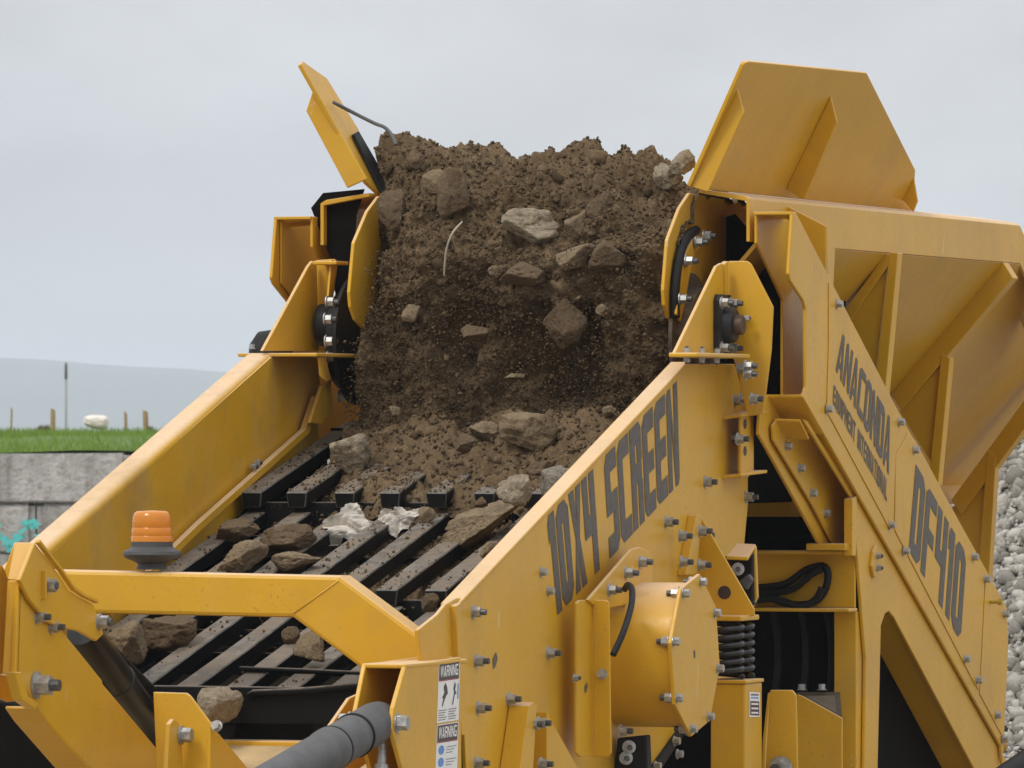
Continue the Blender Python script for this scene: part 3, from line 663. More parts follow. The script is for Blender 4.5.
# ------------------------------------------------------------------ the machine: hopper, feeder, chassis, front frame
MC = thing('screening_machine', 'yellow mobile screening machine with folded hopper wings and inclined feeder', 'machine')
def mir(p, s): p = V(p); return V((p.x*s, p.y, p.z))
def mplate(name, pts, ext, mat_, parent, s=1, bevel=.003): return plate(name, [mir(p, s) for p in pts], mir(ext, s), mat_, parent, bevel)
wing_n = V((1, 0, -.5)).normalized(); wing_p = V((.57, 0, 3.385))
W = lambda x, y: atp(x, y, wing_p, wing_n)
XRAIL = .745
for s in (1, -1):
    hp = bpy.data.objects.new('hopper_side', None); COL.objects.link(hp); hp.parent = MC
    wpts = [W(690, 187), W(744, 65), W(746, 62.5), W(750, 61.5), W(867, 73), W(915.5, 170), W(913, 211), W(706, 190)]
    if s > 0: mplate('wing', wpts, wing_n*-.014, YEL, hp, s)
    else:
        ln = V((1, 0, .5)).normalized(); WL = lambda x, y: atp(x, y, V((-.57, 0, 3.385)), ln)
        plate('wing', [WL(367, 182), WL(301, 64), WL(303, 61), WL(327, 78), WL(358, 128), WL(385, 190), WL(390, 203)], ln*-.014, YELD, hp)
        plate('rubber_skirt', [WL(x, y)+ln*.004 for x, y in ((350, 136), (355, 133), (391, 195), (384, 204))], ln*.012, RUB, hp)
    for px in ([(691, 187), (736.5, 86), (744, 113), (708, 192)], [(786, 189), (830.5, 96), (837, 122), (804, 200)], [(903, 200), (913.5, 177), (917.5, 201), (913, 212)])[:(3 if s > 0 else 1)]:
        if s < 0: plate('wing_gusset', [at(x, y, 'Y', .47) for x, y in ((314, 87), (306, 111), (347, 188), (367, 179))], (0, .012, 0), YEL, hp); continue
        yy = W(*px[0]).y; mplate('wing_gusset', [at(x, y, 'Y', yy) for x, y in px], (0, .012, 0), YEL, hp, s)
    # rail: open folded channel
    prof = [(.572, 3.378), (XRAIL-.02, 3.356), (XRAIL, 3.345), (XRAIL, 3.206), (XRAIL-.012, 3.206), (XRAIL-.012, 3.338), (.572, 3.366)]
    y0, y1 = .50, at(1020, 243, 'X', XRAIL).y
    mplate('rail', [(x, y0, z) for x, z in prof], (0, y1-y0, 0), YEL, hp, s, .002)
    mplate('rail', [(x, y1+.002, z-.001) for x, z in prof], (0, 1.3, -.73), YEL, hp, s, .002)
    mplate('rail_shade_floor', [(.60, .95, 3.208), (XRAIL-.013, .95, 3.214), (XRAIL-.013, y1, 3.214), (.60, y1, 3.208)], (0, 0, .008), YEL, hp, s, .001)  # added underside that keeps daylight out so the rail looks dark inside
    # flared wall below the rail, with ribs
    ribs = []
    for (tx, ty) in ((887, 254), (1003, 263), (1119, 272)): ribs.append(at(tx, ty, 'X', XRAIL).y)
    wt = at(1003, 263, 'Y', ribs[1]); wb = at(892, 393, 'Y', ribs[1]); wb = wb+(wb-wt)*.9
    mplate('hopper_wall', [(wt.x, .60, wt.z), (wt.x, ribs[2]+.52, wt.z), (wb.x, ribs[2]+.52, wb.z), (wb.x, .60, wb.z)], (-.012, 0, .006), YEL, hp, s, 0)
    RB_ = [([(886, 253), (894, 257), (851, 320), (844, 311)], [(888, 256), (879, 340), (873, 392), (840, 330)], [(889, 252), (898, 253), (885, 395), (874, 395)]),
           ([(1003, 262), (1013, 278), (901, 411), (891, 394)], [(944, 351), (936, 470), (900, 412)], [(941, 353), (950, 358), (938, 486), (928, 486)]),
           ([(1119, 271), (1129, 287), (961, 515), (951, 500)], [(992, 450), (980, 580), (950, 512)], [(987, 449), (996, 456), (988, 590), (977, 590)])]
    for ry, (a_, w__, p__) in zip(ribs, RB_):
        mplate('wall_stiffener', [at(x, y, 'Y', ry) for x, y in a_], (0, .075, 0), YEL, hp, s, .003)
        mplate('rib_web', [at(x, y, 'Y', ry+.02) for x, y in w__], (0, .008, 0), YEL, hp, s, .001)
        mplate('rib_post', [at(x, y, 'Y', ry-.002) for x, y in p__], (0, .06, 0), YEL, hp, s, .003)
    # inner skirt plate round the belt head
    sk = [(690, 193), (680, 208), (668, 240), (664, 290), (665, 305), (669, 318), (679, 330), (720, 330), (758, 300), (760, 206), (712, 197)]
    mplate('skirt_plate', [at(x, y, 'X', .545) for x, y in sk], (-.012, 0, 0), YEL, hp, s)
    if s > 0:
        arc = spline([at(x, y, 'X', .562) for x, y in ((675, 318), (675, 290), (679, 258), (686, 238), (696, 230))], 24)
        sweep('rubber_seal', arc, .016, RUB, hp, 10)
        plate('seal_flange', [at(x, y, 'X', .575) for x, y in ((681, 322), (677, 314), (679, 280), (685, 255), (694, 238), (700, 236), (704, 242), (694, 256), (689, 280), (686, 300))], (-.01, 0, 0), YEL, hp)
        bolts(hp, .58, [(686, 261), (680, 299), (696, 242), (704, 236)], B_NUT)
    else:
        arc = [V((-.50, .22, 3.36)), V((-.505, .34, 3.20))]
YP('shade_sheet', .53, [(311, 208), (323, 193), (364, 189), (356, 215), (350, 290), (336, 300), (332, 262)], .008, VOID, MC, 0)  # added black sheet: the shade inside the rail end, given as colour
YP('shade_sheet', .88, [(704, 224), (735, 214), (757, 240), (790, 300), (788, 402), (762, 402), (730, 290)], .008, VOID, MC, 0)  # added black sheet standing in for shade between skirt and feeder fold
rod = sweep('bent_rod', spline([at(333, 102, 'Y', .50), at(352, 112, 'Y', .54), at(374, 123, 'Y', .56), at(384, 127, 'Y', .56), at(391, 134, 'Y', .56), at(396, 145, 'Y', .55)], 30), .0062, simple('grey_rod', (.10, .10, .10), .5), MC)
# head drum and feeder belt
lathe('head_drum', [(0, -.50), (.19, -.50), (.205, 0), (.19, .50), (0, .50)], ROLL, MC, (0, .68, 2.905), (1, 0, 0), 48)
for s in (1, -1):
    lathe('drum_flange', [(0, 0), (.215, 0), (.215, .012), (.17, .014), (.165, .055), (.06, .06), (.05, .09), (0, .09)], RUB if s < 0 else ROLL, MC, ((.545 if s > 0 else .60)*s, .47, 2.89), (s, 0, 0), 48)
plate('feeder_belt', [(-.5, .52, 3.115), (.5, .52, 3.115), (.5, 4.6, 1.75), (-.5, 4.6, 1.75)], (0, .01, .02), RUB, MC, 0)
plate('return_belt', [(-.5, .52, 2.69), (.5, .52, 2.69), (.5, 4.6, 1.45), (-.5, 4.6, 1.45)], (0, .01, .012), RUB, MC, 0)

# feeder side panels (folded sheet)
XF = .90
def feeder_side(s):
    fo = [at(x, y, 'X', XF) for x, y in [(793, 212), (789, 274), (791, 281), (804, 301), (806, 309), (806, 387), (803, 397), (1001, 746), (1003, 766), (1008.5, 645), (1007, 607), (898, 410), (796, 212)]]
    f = mplate('feeder_side_plate', fo, (-.012, 0, 0), YEL, MC, s, .004)
    # inner sheet and top of the fold at the head end
    ti = at(793, 212, 'X', XF)
    yb = ti.y
    mplate('inner_sheet', [(.775, yb+.01, ti.z), (.775, yb+.01, ti.z-.10), (.775, yb+.30, ti.z-.28), (.775, yb+.30, ti.z-.60), (.775, yb+.75, ti.z-.60), (.775, yb+.75, ti.z-.2), (.775, yb+.35, ti.z)], (-.01, 0, 0), YEL, f, s)
    mplate('fold_top', [(.768, yb-.002, ti.z+.002), (XF-.001, yb-.002, ti.z+.002), (XF-.001, yb+.06, ti.z-.026), (.768, yb+.33, ti.z+.0)], (0, 0, -.01), YEL, f, s, .002)
    return f
fr = feeder_side(1); fl = feeder_side(-1)
ti = at(793, 212, 'X', XF); plate('fold_web', [(-XF+.014, ti.y+.02, ti.z-.012), (-XF+.014, ti.y+.46, ti.z-.012), (-XF+.014, ti.y+.46, ti.z-.40), (-XF+.014, ti.y+.02, ti.z-.22)], (.006, 0, 0), YEL, fl)
fr['label'] = 'feeder side plate with dark lettering'
sweep('bottom_bend', [at(804, 398, 'X', XF-.022), at(1002, 747, 'X', XF-.022)], .022, YEL, fr, 16)
# triangular front post beside the panel
YP('front_rib', .92, [(785, 205), (826, 226), (826, 330), (800, 290)], .012, YEL, MC)
XP('front_rib_flange', at(826.5, 226, 'Y', .92).x, [(826.5, 226), (835.5, 243), (833, 300), (829, 330)], .02, YEL, MC)
# bolted cover panels
XP('cover_panel', XF+.003, [(829, 283), (841, 303), (907, 431), (896, 452), (893, 528), (889, 527), (827, 411), (829, 345)], .0025, YEL, fr, .0008)
XP('cover_panel', XF+.003, [(909, 433), (916, 441), (985, 571), (979, 690), (975, 684), (895, 530), (896, 455)], .0025, YEL, fr, .0008)
XP('cover_panel', XF+.003, [(986, 575), (1000, 600), (1007, 615), (1006, 645), (1002, 735), (980, 694)], .0025, YEL, fr, .0008)
bolts(fr, XF+.0034, [(827, 409), (837, 304), (899, 422), (914, 450), (890, 525), (904, 551), (973, 557), (985, 579), (965, 659), (977, 680), (996, 715), (1004, 614), (1003, 739)], B_CAP)
lathe('grease_tap', [(0, 0), (.006, 0), (.006, .03), (.011, .03), (.011, .045), (0, .045)], simple('brass_tap', (.55, .42, .06), .35, .7), fr, at(990, 602, 'X', XF+.0035), (1, 0, 0), 12)
lettering('lettering', 'ANACONDA', (841, 330), (892, 421), (889, 475), (836, 370), 'X', XF+.0045, DECAL, fr, gap=.10, S=.36, H=.18)
lettering('lettering', 'EQUIPMENT INTERNATIONAL', (834, 384), (888, 481), (887, 502), (833, 403), 'X', XF+.0045, DECAL, fr, gap=.22, S=.32, H=.18)
lettering('lettering', 'DF410', (916, 464), (966, 553), (960, 640), (909, 550), 'X', XF+.0045, DECAL, fr, gap=.12, S=.40, H=.17)
# channel below the head end
CH = XP('skirt_channel', .785, [(766, 396), (761, 403), (759, 434), (763, 441), (822, 548), (850, 548), (800, 450), (796, 396)], .012, YEL, MC)
pz = at(768, 394, 'X', .785)
plate('channel_top', [(.775, pz.y, pz.z), (XF-.004, pz.y+.02, pz.z), (XF-.004, pz.y+.25, pz.z-.12), (.775, pz.y+.25, pz.z-.12)], (0, 0, -.012), YEL, CH, .004)
XP('inner_channel', .802, [(774, 440), (773, 426), (777, 420), (806, 420), (856, 500), (858, 560), (842, 560), (812, 503)], .01, YELD, MC)
XP('channel_lip', .880, [(803, 419), (808, 421), (857, 498), (853, 500)], .01, YEL, MC)
pz = at(776, 419, 'X', .802)
plate('channel_lip', [(.795, pz.y, pz.z+.003), (.879, pz.y+.02, pz.z), (.879, pz.y+.12, pz.z-.06), (.795, pz.y+.12, pz.z-.057)], (0, 0, -.009), YEL, MC, .003)
bolts(MC, .802, [(786, 446), (799, 468), (811, 493), (825, 513)], B_CAP)
# chassis side plate with sloping opening
for s in (1, -1):
    cp = mplate('chassis_plate', [at(x, y, 'X', .885) for x, y in [(857, 494), (852, 500), (858, 560), (866, 659), (864, 800), (863, 1060), (900, 1060), (877, 800), (879, 715), (881, 626), (885, 614), (889, 611), (894, 617), (992, 802), (1030, 860), (1035, 800), (1001, 752), (862, 503)]], (-.012, 0, 0), YEL, MC, s)
    e0, e1 = at(892, 614, 'X', .873), at(992, 802, 'X', .873)
    mplate('opening_flange', [e0, e1, e1+V((-.12, 0, 0)), e0+V((-.12, 0, 0))], (0, .008, .006), YEL, MC, s)
XP('lug_plate', .897, [(874, 552), (877, 545), (880, 553), (880, 572), (875, 578), (872, 566)], .012, YEL, MC); bolts(MC, .897, [(877, 556), (877, 568)], B_SMALL)
XP('front_lip', .892, [(852.5, 499), (857, 496), (856, 556), (852.5, 556)], .03, YEL, MC)
# cross beam and posts behind the screen box
Yb = 1.28
box('cross_beam', (.30, Yb, 1.998), (.873, Yb+.012, 2.18), YELD, MC)
box('beam_flange', (.30, Yb-.09, 2.178), (.878, Yb+.013, 2.190), YELD, MC); box('beam_flange', (.30, Yb-.09, 1.986), (.878, Yb+.013, 1.998), YELD, MC)
box('beam_lip', (.74, Yb-.13, 2.192), (.878, Yb-.02, 2.215), YEL, MC)
pp = at(834, 616, 'Y', 1.30); box('support_post', (pp.x, 1.30, .70), (.871, 1.385, 1.985), YEL, MC)
for k, pts in enumerate([[(757, 588), (785, 584), (806, 570), (823, 566), (828, 575), (824, 592), (812, 603), (790, 604), (765, 596)], [(757, 594), (790, 590), (812, 574), (822, 569)], [(757, 600), (775, 599), (800, 606), (815, 600), (822, 588)]]):
    sweep('hose', spline([at(x, y, 'Y', Yb-.03-.02*k) for x, y in pts], 40), .0125, RUB, MC, 10)
for k, x in enumerate((772, 800, 826)): sweep('hose', spline([at(x, 600+k*3, 'Y', 1.42), at(x+6, 640, 'Y', 1.42), at(x+4, 690, 'Y', 1.4), at(x-10, 760, 'Y', 1.4)], 20), .014, RUB, MC, 10)
box('shade_backdrop', (-.73, 2.05, 1.05), (.73, 2.07, 2.52), VOID, MC)  # added black backdrop that paints the machine's inside dark
plate('shade_panel', [(.75, y_, z_) for y_, z_ in ((1.42, .95), (3.6, .95), (3.6, 1.42), (2.3, 2.25), (1.42, 2.25))], (-.012, 0, 0), VOID, MC, 0)  # added black panel, shade behind the sloping opening painted as a plate
box('shade_panel', (.585, .60, 2.35), (.60, 2.1, 3.12), VOID, MC)  # added black plate so the space beside the feeder belt stays dark
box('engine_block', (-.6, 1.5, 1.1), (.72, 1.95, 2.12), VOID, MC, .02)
box('cross_plate', (.30, 1.45, 2.30), (.86, 1.47, 2.52), YELD, MC)
# springs and their post
sp_post = box('spring_post', (.768, .0, .70), (.884, .185, 1.786), YEL, MC, .006)
box('spring_post_cap', (.762, -.006, 1.7862), (.889, .19, 1.798), YEL, MC, .003)
XP('post_sticker', .8856, [(749.6, 692), (760, 692.5), (760, 717), (749.6, 717)], .0008, STW, sp_post, 0)
XP('sticker_print', .8862, [(750.4, 701), (759.3, 701.3), (759.3, 715.5), (750.4, 715)], .0003, STB, sp_post, 0)
for k in range(3): XP('sticker_print', .8866, [(751.5, 703+k*4.4), (758.4, 703.2+k*4.4), (758.4, 705+k*4.4), (751.5, 704.8+k*4.4)], .0003, STW, sp_post, 0)
for k in range(2): XP('sticker_print', .8862, [(751, 694+k*3), (758.7, 694.2+k*3), (758.7, 695.6+k*3), (751, 695.4+k*3)], .0003, STBL if k else STB, sp_post, 0)
for k, yy in enumerate((.048, .160)):
    pts = []; turns = 6.5; r_ = .044
    for i in range(int(turns*22)+1):
        a = i/22*2*math.pi; h = i/(turns*22); pts.append((.815+r_*math.cos(a), yy-.01+r_*math.sin(a)*.98, 1.806+.172*h))
    sweep('coil_spring', pts, .0095, SPRING, MC, 10)
YP('post_gusset', .30, [(770, 690), (792, 690), (796, 695), (798, 790), (764, 790)], .012, YEL, MC)
XP('post_gusset', .76, [(771, 693), (777, 691), (790, 790), (764, 790), (766, 740)], .012, YEL, MC)
bolts(MC, .29, [(781, 768)], B_BIG, (0, -1, 0), 'Y')
YP('inner_side_plate', 1.12, [(797, 694), (804, 697), (842, 718), (842, 860), (790, 860)], .012, YEL, MC)
plate('inner_shelf', [at(797, 692, 'Y', 1.28), at(840, 692, 'Y', 1.28), at(842, 716, 'Y', 1.135), at(802, 694, 'Y', 1.135)], (0, 0, -.01), simple('grey_shelf', (.12, .095, .065), .7), MC, 0)
for x, y in ((802, 690), (822, 690)): bolt(MC, at(x, y, 'Y', 1.25), (0, 0, 1), B_CAP)
# bits inside the sloping opening
XP('inner_bracket', .70, [(880, 716), (888, 720), (905, 752), (925, 775), (925, 800), (878, 800)], .012, YEL, MC); bolts(MC, .705, [(888, 730)], B_NUT)
box('inner_tube', (.70, 1.33, 1.462), (.80, 1.5, 1.505), YEL, MC, .006)
sweep('side_hose', [at(1060, 735, 'X', 1.15), at(1030, 755, 'X', 1.15), at(995, 779, 'X', 1.12), at(930, 830, 'X', 1.05)], .030, RUB, MC, 14)

# front arch over the discharge end
def tube_rect(name, pts, w, h, mat_, parent, y):
    return None
yA = -2.30; tw = .105
tt, tb = [(10, 569.5), (335, 575.5), (343, 577), (449, 657.5)], [(10, 612), (190, 615.5), (292.5, 617.5), (361, 669)]
p_tl, p_tm, p_bm, p_bl = at(10, 569, 'Y', yA), at(339, 576, 'Y', yA), at(292.5, 617.5, 'Y', yA), at(10, 612, 'Y', yA)
p_te = at(452, 660, 'Y', yA); p_be = p_bm + (p_te-p_tm)*.80
arch = plate('arch_bar', [p_tl, p_tm, p_te, p_be, p_bm, p_bl], (0, tw, 0), YEL, MC, .012)
sweep('weld_seam', [p_bm+V((.004, -.0005, .012)), p_tm+V((-.002, -.0005, -.014))], .0022, YELD, arch, 6)
plate('arch_leg', [V((p_tl.x+.02, yA+.005, p_tl.z-.13)), V((p_tl.x+.14, yA+.005, p_tl.z-.13)), V((p_tl.x+.14, yA+.005, .7)), V((p_tl.x+.02, yA+.005, .7))], (0, .1, 0), YEL, MC, .01)
# right mounting box with warning stickers
mb = XP('mounting_plate', .752, [(406, 666), (461, 657), (462, 800), (462, 1000), (430, 1000), (403, 770), (391.5, 728), (394, 708)], .014, YEL, MC)
XP('mounting_plate', .632, [(366, 664.5), (430, 656), (430, 800), (378, 800), (366, 745), (355, 719)], .014, YEL, MC)
zt_ = at(404, 665, 'X', .752).z; y0_ = at(406, 666, 'X', .752).y
box('mounting_top', (.617, y0_-.002, zt_-.011), (.7535, y0_+.52, zt_+.002), YEL, MC)
box('mounting_back', (.633, y0_+.45, 1.0), (.737, y0_+.46, zt_-.012), HYD, MC)
XP('gusset_plate', .560, [(320, 741), (350, 698), (368, 690), (372, 760), (330, 790)], .012, YEL, MC)
bolts(mb, .752, [(397, 723)], bolt_mesh('pivot_bolt', .040, .0)); bolts(MC, .617, [(351, 721)], bolt_mesh('pivot_bolt', .040, .0), (-1, 0, 0))
st = .7529
def warn(parent, TL, TR, BR, BL, mode):
    L = lambda u, v: (BL[0]+(BR[0]-BL[0])*u+((TL[0]+(TR[0]-TL[0])*u)-(BL[0]+(BR[0]-BL[0])*u))*v, BL[1]+(BR[1]-BL[1])*u+((TL[1]+(TR[1]-TL[1])*u)-(BL[1]+(BR[1]-BL[1])*u))*v)
    q = lambda a, b, c, d: [L(a, b), L(c, b), L(c, d), L(a, d)]
    s_ = XP('warning_sticker', st, [TL, TR, BR, BL], .0006, STW, parent, 0)
    quadpatch('sticker_print', q(.03, .72, .97, .985), 'X', st+.0006, STB, parent); quadpatch('sticker_print', q(.03, .70, .97, .718), 'X', st+.0006, STR, parent)
    lettering('sticker_print', 'WARNING', L(.09, .955), L(.93, .955), L(.93, .77), L(.09, .77), 'X', st+.0012, STW, parent, gap=.16, S=.26, H=.17)
    if mode == 0:
        man = [(.42, .66), (.50, .60), (.55, .48), (.48, .45), (.36, .33), (.32, .26), (.28, .28), (.34, .40), (.28, .42), (.38, .50), (.34, .60)]
        quadpatch('sticker_print', [L(u-.08, v) for u, v in man], 'X', st+.0006, STB, parent)
        man2 = [(.78, .66), (.84, .60), (.80, .52), (.88, .46), (.80, .44), (.76, .36), (.72, .27), (.68, .29), (.73, .40), (.76, .48), (.72, .55)]
        quadpatch('sticker_print', [L(u, v) for u, v in man2], 'X', st+.0006, STB, parent)
        quadpatch('sticker_print', q(.92, .36, .97, .62), 'X', st+.0006, STBL, parent)
        for k in range(5):
            for a, b in ((.06, .44), (.52, .90)): quadpatch('sticker_print', q(a, .20-k*.04, b-.05*(k % 3), .212-k*.04), 'X', st+.0006, STB, parent)
    else:
        for k in range(3):
            v0 = .52-k*.20; quadpatch('sticker_print', [L(.10+.14*(1+math.cos(a)), v0+.08*math.sin(a)+.06) for a in [i*.785 for i in range(8)]], 'X', st+.0006, STBL, parent)
            for j in range(3): quadpatch('sticker_print', q(.46, v0+.09-j*.045, .94-.1*j, v0+.10-j*.045), 'X', st+.0006, STB, parent)
warn(mb, (439, 664), (460, 660.8), (458.6, 720), (437, 723.3), 0)
warn(mb, (437.3, 725), (458.6, 721.6), (456.8, 783), (434.8, 786.5), 1)
# right hydraulic cylinder in grey sleeve
c0, c1 = at(377, 722, 'X', .69), at(262, 789, 'X', .69)
dirc = (c1-c0).normalized(); Lc = (c1-c0).length
cyl_ = lathe('hydraulic_cylinder', [(0, -.035), (.03, -.033), (.055, -.022), (.058, .0), (.060, .02), (.060, .35), (.063, .36), (.063, .42), (.060, .43), (.060, 1.6), (0, 1.6)], GREYCYL, MC, c0, dirc, 40)
for t in (.185, .365): lathe('cable_tie', [(.0605, t), (.064, t+.001), (.064, t+.011), (.0605, t+.012)], RUB, cyl_, c0, dirc, 40)
box('pivot_pin', (.60, c0.y-.02, c0.z-.02), (.77, c0.y+.02, c0.z+.02), ZINC, MC)
lathe('hose_fitting', [(0, 0), (.02, 0), (.02, .03), (.014, .03), (.014, .09), (0, .09)], ZINC, MC, at(381, 775, 'X', .70), (0, .15, 1), 12)
# left folding arm
XA = -.12
arm = XP('folding_arm', XA, [(19, 580), (60, 628), (102, 680), (103, 684), (160, 752), (170, 800), (122, 806), (90, 768), (47, 720), (38, 707), (15, 673)], .014, YEL, MC)
hd = XP('arm_head', XA+.016, [(35, 543), (57, 571), (69, 590), (78, 596), (92, 603), (95, 607), (104, 634), (97, 641), (79, 631), (58, 627), (48, 622), (30, 600), (20, 580)], .014, YEL, arm, .004)
e = [at(x, y, 'X', XA+.014) for x, y in ((35, 543), (57, 571), (70, 590), (80, 597), (94, 603.5))]
for a, b in zip(e[:-1], e[1:]): plate('edge_lip', [a, b, b+V((.014, 0, .002)), a+V((.014, 0, .002))], (0, .004, .008), YEL, hd, .001)
fl0, fl1, fl2 = [at(x, y, 'X', XA) for x, y in ((35, 542.5), (20, 580), (17, 674))]
w_ = V((-.055, -.02, 0))
plate('arm_flange', [fl0, fl0+w_, fl1+w_*.75+V((0, 0, .03)), fl1+w_*.6, fl1], (0, .012, 0), YEL, arm); plate('arm_flange', [fl1-V((0, .001, .002)), fl1+w_*.6-V((0, .001, .002)), fl2+w_*.7, fl2], (0, .012, 0), YEL, arm)
XP('outer_arm', XA-.06, [(-40, 545), (3, 566), (10, 580), (8, 672), (-40, 690)], .014, YEL, MC)
plate('arm_underside', [at(x, y, 'X', XA-.001) for x, y in ((38, 709), (47, 722), (125, 812))] + [at(125, 812, 'X', XA-.001)+V((-.10, 0, 0)), at(47, 722, 'X', XA-.001)+V((-.10, 0, 0)), at(38, 709, 'X', XA-.001)+V((-.10, 0, 0))], (0, .006, .008), YEL, arm)
XP('arm_gusset', XA+.02, [(15, 672), (22, 672), (28, 696), (40, 704), (35, 709), (22, 700)], .03, YEL, arm)
XP('inner_link', XA-.13, [(-20, 672), (16, 676), (24, 700), (10, 702), (-20, 690)], .014, YELD, MC)
for x, y in ((46.5, 585.5), (37, 617), (51, 627)): bolt(arm, at(x, y, 'X', XA+.016 if y < 600 else XA), (1, 0, 0), bolt_mesh('hex_bolt', .036, .12) if y < 600 else B_NUT)
bolt(hd, at(99, 622, 'X', XA+.016), (1, 0, 0), bolt_mesh('hex_bolt', .036, .3)); bolt(arm, at(36, 685, 'X', XA+.001), (1, 0, 0), B_BIG)
YP('tab', at(42, 600, 'X', XA+.018).y, [(33, 578), (37, 570), (46, 570), (46, 600), (33, 600)], .01, YEL, hd)
c0, c1 = at(84, 634, 'X', XA-.07), at(160, 741, 'X', XA-.07); dirc = (c1-c0).normalized(); Lc = (c1-c0).length
lathe('hydraulic_ram', [(0, -.03), (.045, -.02), (.052, 0), (.052, Lc*.42), (.055, Lc*.425), (.055, Lc*.46), (.052, Lc*.465), (.052, Lc-.03), (.03, Lc), (0, Lc)], HYD, MC, c0, dirc, 36)
sweep('hose', spline([at(106, 644, 'X', XA-.12), at(133, 672, 'X', XA-.12), at(155, 694, 'X', XA-.12), at(168, 708, 'X', XA-.12), at(172, 718, 'X', XA-.1)], 20), .016, RUB, MC, 10)
yq = -2.92
tb_ = YP('clevis_bracket', yq, [(153, 692), (186, 693), (190, 696), (211, 724), (207, 800), (158, 800)], .014, YEL, MC)
xq = at(211, 724, 'Y', yq).x
plate('clevis_side', [at(211, 724, 'X', xq), at(249, 769, 'X', xq), at(275, 800, 'X', xq), at(275, 1000, 'X', xq), at(207, 1000, 'X', xq)], (-.012, 0, 0), YEL, MC)
XP('clevis_tab', at(178, 740, 'Y', -2.98).x, [(170, 724), (174, 719), (179, 722), (181, 730), (186, 800), (166, 800)], .014, YEL, MC); bolt(MC, at(181, 735, 'X', at(178, 740, 'Y', -2.98).x+.001), (1, 0, 0), bolt_mesh('hex_bolt', .04, .0))
bolts(MC, yq, [(217, 726)], B_CAP, (0, -1, .2), 'Y')
YP('valve_block', -2.62, [(-60, 698), (20, 704), (52, 735), (100, 800), (-60, 800)], .15, VOID, MC, .01)
# chassis, legs and crawler tracks carrying it all
box('chassis_beam', (-.93, -3.2, .62), (-.75, 5.2, .86), YEL, MC); box('chassis_beam', (.75, -3.2, .62), (.93, 5.2, .86), YEL, MC)
for yy in (-3.1, -2.3, -.6, 1.6, 3.8, 5.0): box('chassis_cross_member', (-.75, yy, .64), (.75, yy+.14, .84), YEL, MC)
box('arm_post', (XA-.12, -2.72, .86), (XA-.02, -2.57, 1.48), YEL, MC); box('chassis_cross_member', (-.75, -2.74, .66), (.75, -2.56, .86), YEL, MC)
box('clevis_post', (xq-.10, yq+.02, .86), (xq-.02, yq+.12, 1.60), YEL, MC)
box('spring_post', (-.884, .0, .86), (-.768, .185, 1.786), YEL, MC, .006)
for s in (1, -1):
    box('rear_leg', (.80*s-.06, 4.4, .86), (.80*s+.06, 4.55, 2.3), YEL, MC)
    tr = []
    for k in range(40):
        a = k/40*2*math.pi; cx = 1.25 if math.cos(a) > 0 else -1.25; tr.append((.55*s if s > 0 else -.95, 1.4+cx+.30*math.cos(a), .31+.30*math.sin(a)))
    plate('crawler_track', tr, (.40, 0, 0), RUB, MC, .01)

# ------------------------------------------------------------------ beacon on the arch
BC = thing('warning_beacon', 'amber warning beacon on a dark rubber foot standing on the yellow arch bar', 'beacon')
bo = at(152, 571.5, 'Y', yA+.05); bo.z = p_tl.z+.0008
S_ = 1/333.0
lathe('foot', [(0, 0), (15*S_, 0), (15*S_, 2*S_), (13*S_, 5*S_)], BEAC, BC, bo, (0, 0, 1), 40)
prof = [(0, 0), (13.5, 0), (14, 5), (19, 8), (27, 11), (29.5, 14.5), (28.5, 17.5), (23, 20), (21, 22), (20.6, 27), (0, 27)]
lathe('base', [(r*S_*.98, z*S_) for r, z in prof], BEAC, BC, bo+V((0, 0, .0005)), (0, 0, 1), 48)
lathe('lens', [(r*S_, z*S_) for r, z in [(0, 27.2), (20.5, 27.2), (20.5, 32), (20.0, 33), (20.3, 34), (19.8, 40), (19.2, 41), (19.6, 42), (18.8, 51), (17.5, 55), (15, 57), (0, 57.8)]], AMBER, BC, bo, (0, 0, 1), 48)
lathe('bulb', [(0, 28*S_), (6*S_, 28*S_), (7*S_, 40*S_), (4*S_, 48*S_), (0, 49*S_)], simple('beacon_core', (.75, .42, .12), .4), BC, bo, (0, 0, 1), 20)

